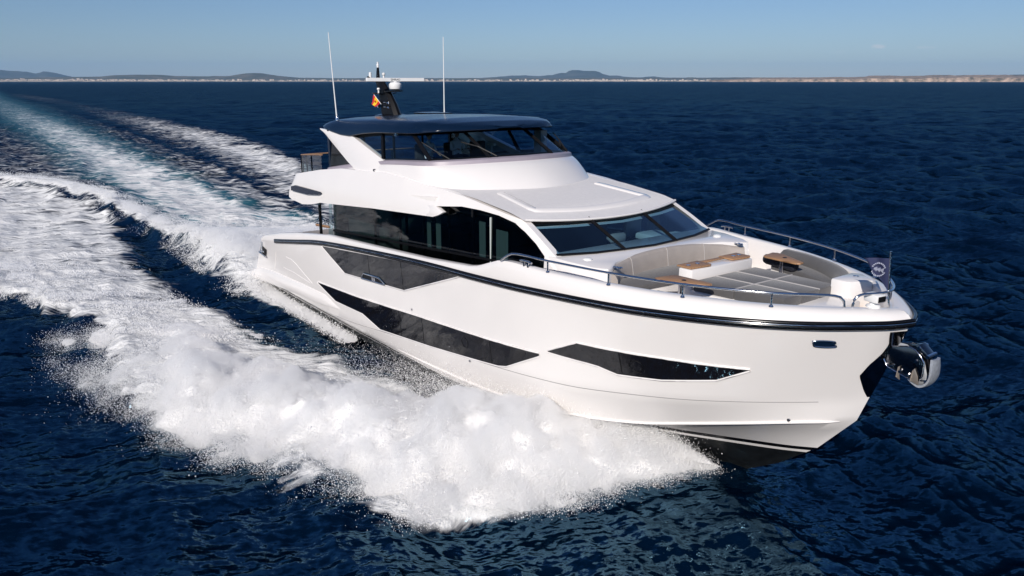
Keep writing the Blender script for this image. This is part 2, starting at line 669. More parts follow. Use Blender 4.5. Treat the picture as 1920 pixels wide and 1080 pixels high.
# transom face, platform and the side sponsons
MB().grid([[(.55, -3.15, .42), (.55, 3.15, .42)], [(1.75, -3.28, 2.15), (1.75, 3.28, 2.15)], [(1.95, -3.2, 2.3), (1.95, 3.2, 2.3)]]).build("transom", M['gel'], Y)
sp = MB().prism([(-.1, -3.1, .2), (-.1, 3.1, .2), (1.0, 3.15, .2), (1.0, -3.15, .2)], (0, 0, .27)).build("swim_platform", M['gel'], Y, bevel=.05)
MB().prism([(-.05, -3.0, .474), (-.05, 3.0, .474), (.75, 3.0, .474), (.75, -3.0, .474)], (0, 0, .02)).build("teak_deck", M['teak'], sp)
st = [(-.05, .52), (1.1, .86), (2.4, 1.0), (3.6, 1.09), (6.3, 1.22), (8.2, 1.27), (9.4, 1.02)]
sb = [(-.15, .33), (1.4, .42), (3.4, .58), (5.3, .75), (7.6, .85), (8.6, .93), (9.4, 1.0)]
for s in (1, -1):
    T3 = resample([(x, 0, z) for x, z in st], 40)
    B3 = resample([(x, 0, z) for x, z in sb], 40)
    g = []
    for i in range(40):
        yh = hull_y(max(T3[i][0], .8), max(T3[i][2], .9))
        k = 1 - (i / 39) ** 3
        zt, zb, x = T3[i][2], B3[i][2], T3[i][0]
        g.append([(x, -s * (yh - .12), zt + .02), (x, -s * (yh + .04 * k), zt), (x, -s * (yh + .15 * k), zt * .55 + zb * .45), (x, -s * (yh + .17 * k), zt * .2 + zb * .8), (x, -s * (yh + .13 * k), zb), (x, -s * (yh - .15), zb - .02)])
    b = MB().grid(g)
    b.poly(g[0])
    b.build("sponson", M['gel'], Y, smooth=45)

# hull windows (each side) with a slim white lip below
BW_T = [(8.56, 3.06), (11.5, 3.33), (14.5, 3.60), (17.1, 3.78)]
BW_B = [(8.56, 3.04), (10.17, 2.44), (14.08, 2.72), (17.16, 3.77)]
LW_T = [(7.72, 1.62), (11, 1.80), (14.99, 2.11), (17.5, 2.28), (19.87, 2.45)]
LW_B = [(7.72, 1.60), (9.1, 1.25), (11.12, 1.30), (12.25, 1.06), (15.2, 1.35), (18.34, 1.71), (18.66, 1.79), (19.92, 2.42)]
FW_T = [(20.13, 2.59), (21.0, 2.99), (22.87, 3.06), (24.34, 3.08)]
FW_B = [(20.13, 2.57), (21.2, 2.58), (21.47, 2.57), (21.89, 2.48), (22.79, 2.56), (23.78, 2.76), (24.34, 3.07)]


def by_x(chain, xs):
    c = np.array(chain)
    return [(x, float(np.interp(x, c[:, 0], c[:, 1]))) for x in xs]


def window_cols(top, bot, n=70):
    xs = sorted(set(list(np.linspace(top[0][0], top[-1][0], n)) + [p[0] for p in top[1:-1]] + [p[0] for p in bot[1:-1] if p[0] < top[-1][0]]))
    return by_x(top, xs), by_x(bot, xs)


for s in (1, -1):
    for name, (t, bo), panes in (("hull_window", (BW_T, BW_B), (12.0, 14.05)), ("hull_window", (LW_T, LW_B), (13.6, 14.9, 18.1)), ("hull_window", (FW_T, FW_B), (22.0,))):
        T, B = window_cols(t, bo)
        g = []
        for (x, z1), (_, z0) in zip(T, B):
            g.append([side([hull_pt(x, z1 + (z0 - z1) * q, .014)], s)[0] for q in np.linspace(0, 1, 7)])
        w = MB().grid(g).build(name, M['hullglass'], Y, smooth=40)
        # recess lip: white moulding round the pane
        ring = [side([hull_pt(x, z + .012, .012)], s)[0] for x, z in T] + [side([hull_pt(x, z - .016, .012)], s)[0] for x, z in B[::-1]]
        MB().tube(ring + [ring[0]], .02, 6).build("window_frame", M['gel'], w, smooth=60)
        for x in panes:
            zt = by_x(t, [x])[0][1]
            zb = by_x(bo, [x])[0][1]
            MB().grid([[side([hull_pt(x + dx, zt + (zb - zt) * q, .018)], s)[0] for q in np.linspace(.02, .98, 6)] for dx in (-.012, .012)]).build("pane_joint", M['blackm'], w)
    # opening portholes in the lower windows
    for x, z in ((22.33, 2.77), (17.0, 1.95)):
        c = [side([hull_pt(x + .14 * math.cos(a), z + .13 * math.sin(a), .02)], s)[0] for a in np.linspace(0, 2 * math.pi, 25)]
        MB().tube(c, .009, 6).build("porthole", M['blackm'], Y, smooth=60)
    # stainless vent frame set into the tall window
    fr = [side([hull_pt(x, z, .03)], s)[0] for x, z in ((11.42, 2.53), (11.62, 2.72), (12.62, 2.78), (12.98, 2.64), (11.42, 2.53))]
    v = MB().tube(fr, .03, 8).build("fairlead", M['steel'], Y, smooth=60)
    MB().grid([[side([hull_pt(x, z, .022)], s)[0] for x, z in ((11.44, 2.53), (12.2, 2.58), (12.96, 2.63))], [side([hull_pt(x, z, .022)], s)[0] for x, z in ((11.62, 2.71), (12.1, 2.74), (12.62, 2.77))]]).build("recess", M['blackm'], v)
    for dx in (-.06, .06):
        MB().tube([side([hull_pt(12.25 + dx, 2.60, .03)], s)[0], side([hull_pt(12.25 + dx, 2.72, .03)], s)[0]], .03, 8).build("bollard", M['steel'], v)
    # oval hawse in the bow
    ov = []
    for a in np.linspace(0, 2 * math.pi, 33):
        cx = 25.42 + .135 * np.sign(math.cos(a)) * min(1, abs(math.cos(a)) * 1.6)
        ov.append((cx, 3.765 + .07 * math.sin(a)))
    h = MB().tube([side([hull_pt(x, z, .012)], s)[0] for x, z in ov], .018, 8).build("hawse", M['steel'], Y, smooth=60)
    MB().poly([side([hull_pt(x, z, .012)], s)[0] for x, z in ov[:-1]]).build("hawse_hole", M['navy'], h)
    # small through-hull fittings
    for x, z in ((14.41, 2.22), (17.11, 1.47), (24.73, 1.95)):
        p = side([hull_pt(x, z, .01)], s)[0]
        MB().lathe(p, [(0.0, -.02), (.03, -.02), (.035, .01), (.02, .025), (0, .03)], 12, 'Y').build("skin_fitting", M['steel'], Y)
    # recessed boarding panel in the aft quarter, raised frame edges
    for ch in (((4.75, 1.98), (5.3, 1.98), (5.75, 1.9), (7.15, 1.45)), ((4.3, 1.48), (5.4, 1.5), (6.9, 1.42)), ((3.2, 1.22), (3.62, 1.98))):
        MB().tube([side([hull_pt(x, z, .0)], s)[0] for x, z in ch], .011, 6).build("panel_edge", M['gel'], Y, smooth=60)
    # quarter fairlead cut in the aft corner
    q = MB().prism([side([(1.55, -3.28, 1.62)], s)[0], side([(2.35, -3.36, 1.60)], s)[0], side([(2.45, -3.36, 1.86)], s)[0], side([(1.75, -3.30, 1.93)], s)[0]], (0, -.03 * s, 0)).build("mooring_port", M['blackm'], Y)
    MB().tube(side([(1.5, -3.33, 1.60), (2.42, -3.41, 1.57)], s), .035, 8).build("port_roller", M['steel'], q)
    MB().tube(side([(1.72, -3.36, 1.7), (2.3, -3.40, 1.74)], s), .03, 8).build("port_roller", M['steel'], q)
    MB().tube(side([(1.85, -3.33, 1.66), (1.95, -3.33, 2.08)], s), .06, 8).build("port_post", M['galv'], q)

# stainless stem plate with the anchor pocket
def stem_x(y, z):
    best = []
    for a, b in (('chine', 'mid'), ('mid', 'rub')):
        pts = []
        for j in range(NC):
            za, zb = HL[a][j][2], HL[b][j][2]
            if za <= z <= zb:
                q = (z - za) / (zb - za)
                p = HL[a][j] * (1 - q) + HL[b][j] * q
                pts.append((p[1], p[0]))
        if pts:
            pts.sort()
            best += pts
    best.sort()
    return float(np.interp(abs(y), [b[0] for b in best], [b[1] for b in best]))


wz = [(2.55, .05), (2.7, .16), (3.05, .38), (3.3, .34), (3.55, .24), (3.75, .22), (3.92, .30), (4.02, .34)]
g = []
for z in np.linspace(2.55, 4.02, 24):
    w = float(np.interp(z, [a for a, _ in wz], [b for _, b in wz]))
    g.append([(stem_x(w * q, z) + .014, w * q, z) for q in np.linspace(-1, 1, 13)])
stem = MB().grid(g).build("stem_plate", M['dsteel'], Y, smooth=60)
stem['label'] = "mirror polished steel stem plate behind the anchor"

# ---------------- bow rail
for s in (1, -1):
    posts = [(19.3, 3.57), (20.2, 3.41), (21.76, 3.11), (23.27, 2.61), (24.67, 1.80), (25.35, 1.1)]
    path = [(18.75, -3.66 * .985, 4.44), (18.95, -3.62, 4.56), (19.15, -3.59, 4.66)] + [(x, -y, 4.665) for x, y in posts[1:5]] + [(25.22, -1.22, 4.655), (25.42, -.95, 4.63), (25.5, -.83, 4.57), (25.52, -.8, 4.42)]
    r = MB().tube(side(resample(catmull(path, 10), 70), s), .026, 8).build("bow_rail", M['steel'], Y, smooth=60)
    for x, y in posts[1:5]:
        MB().tube(side([(x, -y, cap_z(x) - .01), (x, -y, 4.66)], s), .02, 8).build("rail_post", M['steel'], r, smooth=60)
        MB().lathe(side([(x, -y, cap_z(x))], s)[0], [(0, .03), (.03, .028), (.045, .0)], 10).build("post_foot", M['steel'], r)
    # mooring cleat on the bulwark
    cx, cy, cz = 19.55, -3.5 * s, cap_z(19.55)
    c = MB().tube([(cx - .2, cy, cz + .10), (cx - .1, cy, cz + .115), (cx + .1, cy, cz + .115), (cx + .2, cy, cz + .10)], .026, 8).build("cleat", M['steel'], Y, smooth=60)
    for dx in (-.07, .07):
        MB().tube([(cx + dx, cy, cz - .01), (cx + dx, cy, cz + .11)], .024, 8).build("cleat_leg", M['steel'], c)
# pulpit loop round the bow
pts = [(25.6, -.66, 4.42), (25.62, -.64, 4.58), (25.68, -.55, 4.645), (25.83, -.3, 4.66), (25.9, 0, 4.665), (25.83, .3, 4.66), (25.55, .78, 4.66), (24.67, 1.80, 4.665)]
pr = MB().tube(resample(catmull(pts, 10), 50), .026, 8).build("pulpit_rail", M['steel'], Y, smooth=60)
MB().tube([(25.72, .45, 4.4), (25.72, .45, 4.66)], .02, 8).build("rail_post", M['steel'], pr)

# ---------------- lower saloon
def zfloor(x):
    return float(np.interp(x, [7, 20], [2.95, 3.75]))


for s in (1, -1):
    # side glazing: dark pane wall, leaning in slightly
    prof = [(7.95, 4.40), (9.5, 4.75), (12, 4.95), (14.5, 5.1), (16.2, 5.28), (17.4, 5.2), (18.1, 5.1), (18.95, 4.75), (19.42, 4.42), (19.55, 4.25)]
    g = []
    for x in np.linspace(7.95, 19.55, 60):
        zt = float(np.interp(x, [a for a, _ in prof], [b for _, b in prof]))
        zb = zfloor(x) - .05
        g.append([side([(x, -(2.86 - .04 * q - .06 * max(0, (x - 17) / 2.5)), zb + (zt - zb) * q)], s)[0] for q in np.linspace(0, 1, 6)])
    sg = MB().grid(g).build("saloon_window", M['glass_low'], Y, smooth=40)
    for x in (10.98, 12.6, 13.98, 15.3, 16.45):
        zt = float(np.interp(x, [a for a, _ in prof], [b for _, b in prof]))
        MB().box((x, -2.80 * s, (zfloor(x) + zt) / 2), (.10, .05, zt - zfloor(x))).build("window_mullion", M['blackm'], sg)
    MB().box((17.28, -2.83 * s, 4.5), (.02, .05, 1.3)).build("window_seam", M['curtain'], sg)
    MB().prism(side([(8, -2.90, 3.40), (8, -2.90, 3.46), (18.9, -2.86, 4.22), (18.9, -2.86, 4.16)], s), (0, .05 * s, 0)).build("window_sill", M['blackm'], sg)
    # aft cockpit corner post and wind deflector
    MB().tube(side([(7.15, -2.98, deck_z(7.15)), (7.17, -2.98, 4.35)], s), .055, 10).build("overhang_post", M['black'], Y)
    MB().prism(side([(7.55, -2.92, 2.7), (8.0, -2.92, 2.8), (8.0, -2.92, 4.45), (7.85, -2.92, 4.42)], s), (0, .03 * s, 0)).build("wind_deflector", M['glass_rail'], Y)
# saloon inside
MB().prism([(7.98, -2.82, 2.85), (7.98, 2.82, 2.85), (7.98, 2.82, 4.45), (7.98, -2.82, 4.45)], (.03, 0, 0)).build('saloon_doors', M['glass_low'], Y)
for y in (-1.4, 0, 1.4):
    MB().box((7.97, y, 3.65), (.07, .08, 1.55)).build('door_frame', M['blackm'], Y)
MB().prism([(8, -2.78, 2.95), (19.9, -2.6, 3.72), (19.9, 2.6, 3.72), (8, 2.78, 2.95)], (0, 0, -.06)).build("saloon_floor", M['floor'], Y)
MB().prism([(8, -2.78, 4.45), (14.5, -2.78, 4.98), (17.2, -2.6, 5.12), (17.2, 2.6, 5.12), (14.5, 2.78, 4.98), (8, 2.78, 4.45)], (0, 0, .05)).build("saloon_ceiling", M['inner'], Y)
for s in (1, -1):
    MB().box((10.0, 2.2 * s, 3.35), (2.6, .8, .55)).build("saloon_sofa", M['sofa'], Y, bevel=.05)
    MB().box((10.0, 2.55 * s, 3.65), (2.6, .2, .6)).build("saloon_sofa_back", M['sofa'], Y, bevel=.05)
MB().box((10.2, 2.68, 3.95), (4.4, .12, 1.5)).build("saloon_view_blocker", M['inner'], Y)  # dark panel added to block the see-through and darken the aft glass
MB().box((12.4, -.2, 3.55), (1.6, 1.1, .7)).build("saloon_table", M['floor'], Y, bevel=.05)
MB().box((15.0, 1.6, 3.9), (1.8, 1.0, .9)).build("galley_counter", M['sofa'], Y, bevel=.05)
MB().box((13.3, 1.2, 4.0), (.15, 2.2, 1.9)).build("saloon_bulkhead", M['innerl'], Y)
MB().box((16.2, .9, 4.2), (.2, 2.4, 1.7)).build("saloon_bulkhead", M['innerl'], Y)
for x, w in ((14.12, .22), (14.62, .25), (16.75, .28), (17.6, .5)):
    for s in (1, -1):
        zt = 4.95 if x < 17 else 4.85
        mbx = MB()
        pts = [(x - w / 2 + w * k / 8, -2.70 * s + (.02 if k % 2 else -.02), 0) for k in range(9)]
        mbx.grid([[(p[0], p[1], zfloor(x) + .45) for p in pts], [(p[0], p[1], zt) for p in pts]])
        mbx.build("curtain", M['curtain'], Y)
# dashboard behind the windscreen
MB().prism([(18.6, -2.35, 4.3), (19.75, -2.4, 4.45), (19.95, -1.0, 4.45), (20.0, 0, 4.45), (19.95, 1.0, 4.45), (19.75, 2.4, 4.45), (18.6, 2.35, 4.3)], (0, 0, -.12)).build("dashboard", M['inner'], Y, bevel=.03)
MB().box((18.9, 1.35, 4.45), (.75, .75, .16)).build("chart_table", M['curtain'], Y, bevel=.03)
MB().box((19.35, -.35, 4.49), (.35, .8, .04)).build("chart_tray", M['curtain'], Y, bevel=.015)
MB().box((19.1, 2.0, 4.42), (.5, .4, .12)).build("dash_locker", M['curtain'], Y, bevel=.03)
MB().box((18.2, 1.2, 4.6), (.15, .6, .5)).build("armchair_back", M['sofa'], Y, bevel=.06)
MB().box((18.6, .2, 4.5), (.3, .5, .25)).build("armchair", M['sofa'], Y, bevel=.08)

# ---------------- white upper side shells
SB = [(5.2, -3.30, 4.30), (5.45, -3.3, 4.24), (6.41, -3.30, 4.18), (7.2, -3.3, 4.27), (7.97, -3.30, 4.42), (11.8, -3.25, 4.71), (14.74, -3.15, 4.87), (15.02, -3.12, 4.885), (15.05, -3.12, 5.17), (16.1, -3.0, 5.28), (16.8, -2.97, 5.27), (17.51, -2.95, 5.22), (18.14, -2.9, 5.12), (18.55, -2.88, 4.97), (19.0, -2.86, 4.76), (19.46, -2.84, 4.46), (19.75, -2.82, 4.25)]
ST = [(5.2, -3.12, 4.85), (5.5, -3.1, 5.15), (5.75, -3.1, 5.20), (7.57, -3.05, 5.48), (9.18, -3.0, 5.66), (10.96, -2.95, 5.72), (11.92, -2.9, 5.78), (13.19, -2.9, 5.73), (14.28, -2.85, 5.64), (15.55, -2.78, 5.55), (16.22, -2.73, 5.48), (17.76, -2.66, 5.27), (18.33, -2.62, 5.20), (18.6, -2.64, 5.08), (19.0, -2.67, 4.89), (19.7, -2.71, 4.53), (19.78, -2.72, 4.48)]


SBS = [(5.2, -3.30, 4.24), (6.41, -3.30, 4.18), (7.97, -3.30, 4.42), (11.8, -3.25, 4.71), (14.74, -3.14, 4.87), (16.0, -3.06, 4.90), (17.5, -2.96, 4.85), (18.4, -2.90, 4.75), (19.0, -2.86, 4.60), (19.46, -2.84, 4.40), (19.78, -2.82, 4.22)]


def chain_at(c, x):
    c = np.array(c)
    return np.array([x, np.interp(x, c[:, 0], c[:, 1]), np.interp(x, c[:, 0], c[:, 2])])


xs = sorted(set(list(np.linspace(5.2, 19.74, 90)) + [p[0] for p in SB[1:-1]]))
for s in (1, -1):
    out, inn = [], []
    for x in xs:
        t, b0, bs = chain_at(ST, x), chain_at(SB, x), chain_at(SBS, x)
        col, col2 = [], []
        for q in np.linspace(0, 1, 9):
            z = t[2] * (1 - q) + b0[2] * q
            u = (t[2] - z) / max(t[2] - bs[2], .05)
            yy = t[1] + (bs[1] - t[1]) * u - .06 * math.sin(math.pi * min(1, max(0, u))) * min(1, max(0, (19.7 - x) / 3))
            col.append((x, s * yy, z))
            col2.append((x, s * (yy + .16), z))
        out.append(col)
        inn.append(col2)
    sh = MB().slab(out, inn).build("side_shell", M['gel'], Y, smooth=40)
    MB().prism(side([(5.62, -3.37, 4.735), (6.05, -3.385, 4.82), (8.10, -3.36, 4.80), (8.16, -3.36, 4.76), (8.0, -3.365, 4.70), (7.03, -3.38, 4.61), (5.60, -3.37, 4.59)], s), (0, .06 * s, 0)).build("side_vent", M['navy'], sh)
    MB().prism(side([(14.7, -3.145, 4.868), (15.02, -3.14, 4.883), (15.30, -3.12, 4.97), (15.47, -3.09, 5.06), (15.05, -3.06, 5.18), (14.7, -3.076, 5.16)], s), (0, .12 * s, 0)).build('shell_beak', M['gel'], sh, bevel=.01)
    # flying arch between hardtop and side
    AT = resample([(6.5, -2.5, 6.80), (9.21, -2.55, 6.66), (11.47, -2.68, 6.09), (12.9, -2.80, 5.80), (13.6, -2.70, 5.66)], 30)
    AB = resample([(6.72, -2.5, 6.72), (9.26, -2.78, 5.84), (11.17, -3.02, 5.37), (12.0, -2.92, 5.30), (13.2, -2.66, 5.35)], 30)
    out = [[side([AT[i] * (1 - q) + AB[i] * q + np.array([0, -.03 * math.sin(math.pi * q), 0])], s)[0] for q in np.linspace(0, 1, 6)] for i in range(30)]
    inn = [[(p[0] + .02, p[1] + .17 * s, p[2] - .02) for p in c] for c in out]
    ar = MB().slab(out, inn).build("arch", M['gel'], Y, smooth=40)
    MB().lathe((11.25, -2.86 * s, 5.78), [(.0, -.05), (.035, -.05), (.04, .0), (.03, .05), (.0, .06)], 12, 'Y').build("side_light", M['steel'], ar)

# flybridge deck slab (overhang) with ceiling
g1, g2 = [], []
for x in np.linspace(5.28, 15.0, 30):
    zb = chain_at(SB, x)[2] + .05
    w = -chain_at(SB, x)[1] - .12
    zt = float(np.interp(x, [5.2, 7, 15], [4.75, 4.95, 5.4]))
    g1.append([(x, -w, zb), (x, 0, zb), (x, w, zb)])
    g2.append([(x, -w, zt), (x, 0, zt), (x, w, zt)])
MB().slab(g2, g1).build("flybridge_deck", M['deckwhite'], Y)
# aft balustrade: teak cap, glass, posts
bal = [(7.5, -2.95), (5.6, -2.9), (5.25, -2.55), (5.2, 0), (5.25, 2.55), (5.6, 2.9), (7.5, 2.95)]
zt = lambda x: float(np.interp(x, [5, 7.6], [5.79, 5.98]))
bl = [(x, y, zt(x)) for x, y in bal]
bw = MB().tube(resample(bl, 40), .045, 8, squash=(1.4, .5)).build("balustrade_cap", M['teak'], Y)
MB().grid([[(x, y, 5.05) for x, y, z in bl], [(x, y, z - .02) for x, y, z in bl]]).build("balustrade_glass", M['glass_rail'], bw)
for x, y in ((5.25, -2.55), (5.45, -2.78), (5.6, -2.9), (6.6, -2.93), (5.2, -1.0), (5.2, 1.0), (5.25, 2.55), (6.6, 2.93)):
    MB().tube([(x, y, 5.0), (x, y, zt(x))], .022, 8).build("balustrade_post", M['black'], bw)
# low teak handrail in the aft cockpit
MB().tube([(4.2, 2.9, 3.3), (7.0, 2.95, 3.55)], .05, 8).build("cockpit_rail", M['teak'], Y)
MB().tube([(6.6, -2.9, 3.42), (7.7, -2.9, 3.5)], .045, 8).build("cockpit_rail", M['teak'], Y)

# ---------------- coachroof, brow, ledge
def croof_z(x):
    return float(np.interp(x, [11, 13.5, 15, 16.4, 17.9, 18.5, 18.9], [5.80, 5.70, 5.58, 5.49, 5.32, 5.185, 5.12]))


def edge_x(y):
    return 18.88 - .52 * (abs(y) / 2.6) ** 2


g = []
for v in np.linspace(0, 1, 26):
    row = []
    for y in np.linspace(-2.66, 2.66, 27):
        x = 13.0 + (edge_x(y) + .06 - 13.0) * v
        row.append((x, y, croof_z(x) + .03 * (1 - (y / 2.7) ** 2)))
    g.append(row)
cr = MB().grid(g).build("coachroof", M['deckwhite'], Y, smooth=40)
# raised frame moulded into the coachroof
fr = [(16.2, -1.72), (17.95, -1.98), (18.2, -1.0), (18.28, 0), (18.2, 1.0), (17.95, 1.98), (16.2, 1.72)]
rc = resample([(x, y, 0) for x, y in fr[:1]] + [tuple(p) for p in catmull([(x, y, 0) for x, y in fr[1:-1]], 8)] + [(x, y, 0) for x, y in fr[-1:]], 60)
sec = []
for i, p in enumerate(rc):
    a, c = rc[max(i - 1, 0)], rc[min(i + 1, 59)]
    t = Vector(c - a).normalized()
    nn = Vector((t.y, -t.x, 0))
    row = []
    for d, h in ((-.13, -.01), (-.10, .035), (.10, .035), (.13, -.01)):
        q = Vector(p) + nn * d
        row.append((q.x, q.y, croof_z(q.x) + .03 * (1 - (q.y / 2.7) ** 2) + h))
    sec.append(row)
MB().grid(sec).build("roof_frame", M['gel'], cr, smooth=60)
# drip lip over the windscreen
MB().tube([(edge_x(y) + .05, y, croof_z(edge_x(y)) + .0) for y in np.linspace(-2.62, 2.62, 40)], .035, 8).build("roof_lip", M['gel'], cr, smooth=60)

BASE = [(7.25, -2.50, 5.52), (9.2, -2.58, 5.80), (11.35, -2.60, 6.08), (12.8, -2.58, 6.19), (13.94, -2.50, 6.255), (14.5, -1.85, 6.30), (14.86, -1.12, 6.335), (15.05, 0, 6.35)]
TOP = [(7.25, -2.40, 6.72), (9.2, -2.40, 6.70), (10.95, -2.38, 6.86), (11.9, -2.38, 6.90), (12.70, -2.32, 6.93), (13.18, -1.78, 6.98), (13.46, -1.10, 7.02), (13.62, 0, 7.04)]
full_b = BASE + mir(BASE[:-1])[::-1]
full_t = TOP + mir(TOP[:-1])[::-1]


def dense(P, k=6):
    out = []
    for a, b in zip(P[:-1], P[1:]):
        a, b = np.array(a), np.array(b)
        for q in range(k):
            out.append(a + (b - a) * q / k)
    out.append(np.array(P[-1]))
    return out


# keep corner points shared between base and top so panes stay ruled
FB, FT = dense(full_b), dense(full_t)
ug = MB().grid([[b * (1 - q) + t * q for b, t in zip(FB, FT)] for q in np.linspace(0, 1, 4)]).build("bridge_window", M['glass_up'], Y, smooth=25)
# black header under the hardtop
MB().slab([[(b * .10 + t * .90) + np.array([.015, 0, 0]) for b, t in zip(FB, FT)], [t + np.array([.02, 0, .04]) for t in FT]],
          [[(b * .10 + t * .90) + np.array([-.06, 0, 0]) for b, t in zip(FB, FT)], [t + np.array([-.06, 0, .04]) for t in FT]]).build("window_header", M['blackm'], ug)
MB().slab([[b * 1.0 + np.array([.012, 0, -.02]) for b in FB], [(b * .95 + t * .05) + np.array([.012, 0, 0]) for b, t in zip(FB, FT)]],
          [[b * 1.0 + np.array([-.06, 0, -.02]) for b in FB], [(b * .95 + t * .05) + np.array([-.06, 0, 0]) for b, t in zip(FB, FT)]]).build("window_base", M['blackm'], ug)


def mull(i, w=.06, d=.07, nm="bridge_mullion"):
    for s in (1, -1):
        b0, t0 = Vector(side([BASE[i]], s)[0]), Vector(side([TOP[i]], s)[0])
        nb, nt = Vector(side([BASE[i - 1]], s)[0]), Vector(side([TOP[i - 1]], s)[0])
        u = (b0 - nb).normalized() * w
        MB().tube([b0, t0], w, 4).build(nm, M['blackm'], ug, smooth=0)


mull(2, .065)
mull(4, .075)
mull(6, .06)
# aft bulkhead of the bridge with its doors
MB().prism([(7.25, -2.46, 5.3), (7.25, 2.46, 5.3), (7.25, 2.42, 6.75), (7.25, -2.42, 6.75)], (.03, 0, 0)).build("aft_doors", M['glass_up'], Y)
for y in (-1.2, 0, 1.2):
    MB().box((7.24, y, 6.0), (.06, .07, 1.45)).build("door_frame", M['blackm'], Y)
for s in (1, -1):
    MB().box((7.22, -2.46 * s, 6.05), (.14, .14, 1.5)).build("bridge_post", M['navy'], Y)
    MB().prism(side([(7.3, -2.54, 5.55), (9.5, -2.60, 5.83), (8.6, -2.56, 6.25), (7.9, -2.49, 6.62), (7.3, -2.46, 6.68)], s), (0, .02 * s, 0)).build("aft_side_pane", M['black'], Y)

# mauve ledge the glass stands on
def out_line(L, d, dz):
    n = len(L)
    r = []
    for i, p in enumerate(L):
        a, b = Vector(L[max(i - 1, 0)]), Vector(L[min(i + 1, n - 1)])
        t = (b - a)
        nn = Vector((t.y, -t.x, 0)).normalized()
        r.append((p[0] + nn.x * d, p[1] + nn.y * d, p[2] + dz))
    return r


LB = [tuple(p) for p in resample(catmull(full_b, 8), 90)]
MB().grid([out_line(LB, -.05, .0), out_line(LB, .06, -.005), out_line(LB, .13, -.035), out_line(LB, .16, -.13), out_line(LB, .05, -.16)]).build("window_ledge", M['ledge'], Y, smooth=40)
# white brow below the ledge
BT = out_line(LB, .145, -.125)
BBs = [(7.25, -2.80, 5.2), (9.2, -2.90, 5.45), (11.35, -2.90, 5.60), (12.8, -2.88, 5.68), (14.35, -2.78, 5.60), (15.25, -2.3, 5.56), (15.85, -1.2, 5.53), (16.12, 0, 5.52)]
BBf = resample(catmull(BBs + mir(BBs[:-1])[::-1], 10), 90)
g = []
for q in np.linspace(0, 1, 10):
    e = q ** 1.25
    row = []
    for t, b0 in zip(BT, BBf):
        t, b0 = np.array(t), np.array(b0)
        p = t * (1 - q) + b0 * q
        p[2] = t[2] * (1 - e) + b0[2] * e + .05 * math.sin(math.pi * q) * .6
        row.append(p)
    g.append(row)
MB().grid(g).build("brow", M['gel'], Y, smooth=50)

# bridge inside: floor, seats, consoles
MB().prism([(7.3, -2.4, 5.18), (13.8, -2.4, 5.62), (14.6, -1.0, 5.66), (14.6, 1.0, 5.66), (13.8, 2.4, 5.62), (7.3, 2.4, 5.18)], (0, 0, -.05)).build("bridge_floor", M['floor'], Y)
MB().prism([(13.3, -2.3, 6.12), (13.9, -2.3, 6.2), (14.4, -1.6, 6.26), (14.75, 0, 6.3), (14.4, 1.6, 6.26), (13.9, 2.3, 6.2), (13.3, 2.3, 6.12), (13.1, 0, 6.1)], (0, 0, -.3)).build("helm_console", M['inner'], Y, bevel=.03)
for y in (.7, -.3, -1.35):
    hs = MB().box((11.9, y, 5.84), (.55, .6, .32)).build("helm_seat", M['inner'], Y, bevel=.06)
    MB().box((11.60, y, 6.22), (.14, .58, .6)).build("seat_back", M['inner'], hs, bevel=.05)
MB().box((9.6, 1.7, 5.62), (2.4, .8, .42)).build("bridge_sofa", M['inner'], Y, bevel=.06)
MB().tube([(10.7, 1.9, 5.6), (10.7, 1.9, 6.3)], .03, 8).tube([(10.5, 1.9, 6.3), (10.9, 1.9, 6.3)], .05, 8).build("bridge_lamp", M['curtain'], Y)
b = MB()
b.box((13.0, 2.2, 6.45), (.35, .25, .85))
b.build("window_pillar", M['innerl'], Y)

# windscreen of the saloon
WT = [(18.30, -2.56, 5.16), (18.62, -1.6, 5.15), (18.74, -.92, 5.14), (18.84, 0, 5.13)]
WB = [(19.62, -2.66, 4.57), (19.92, -1.7, 4.555), (20.03, -.89, 4.55), (20.12, 0, 4.55)]
wt, wb = dense(WT + mir(WT[:-1])[::-1]), dense(WB + mir(WB[:-1])[::-1])
ws = MB().grid([[a * (1 - q) + b0 * q for a, b0 in zip(wt, wb)] for q in np.linspace(0, 1, 4)]).build("windscreen", M['glass_ws'], Y, smooth=40)
for i in (2,):
    for s in (1, -1):
        a, b0 = side([WT[i]], s)[0], side([WB[i]], s)[0]
        MB().tube([a, b0], .05, 4).build("screen_mullion", M['blackm'], ws, smooth=0)
up = np.array([.02, 0, .02])
MB().slab([[a + up for a in wt], [a * .88 + b0 * .12 + up for a, b0 in zip(wt, wb)]], [[a - up for a in wt], [a * .88 + b0 * .12 - up for a, b0 in zip(wt, wb)]]).build("screen_header", M['blackm'], ws)
MB().slab([[a * .04 + b0 * .96 + up for a, b0 in zip(wt, wb)], [b0 + up for b0 in wb]], [[a * .04 + b0 * .96 - up for a, b0 in zip(wt, wb)], [b0 - up for b0 in wb]]).build("screen_sill", M['blackm'], ws)
dn = np.array([-.05, 0, -.03])
n3 = len(wt)
for i0, i1 in ((1, 11), (13, 23), (25, 35)):
    MB().grid([[wt[i] * .86 + wb[i] * .14 + dn for i in range(i0, i1 + 1)], [wt[i] * .79 + wb[i] * .21 + dn for i in range(i0, i1 + 1)]]).build("sun_blind", M['curtain'], ws)
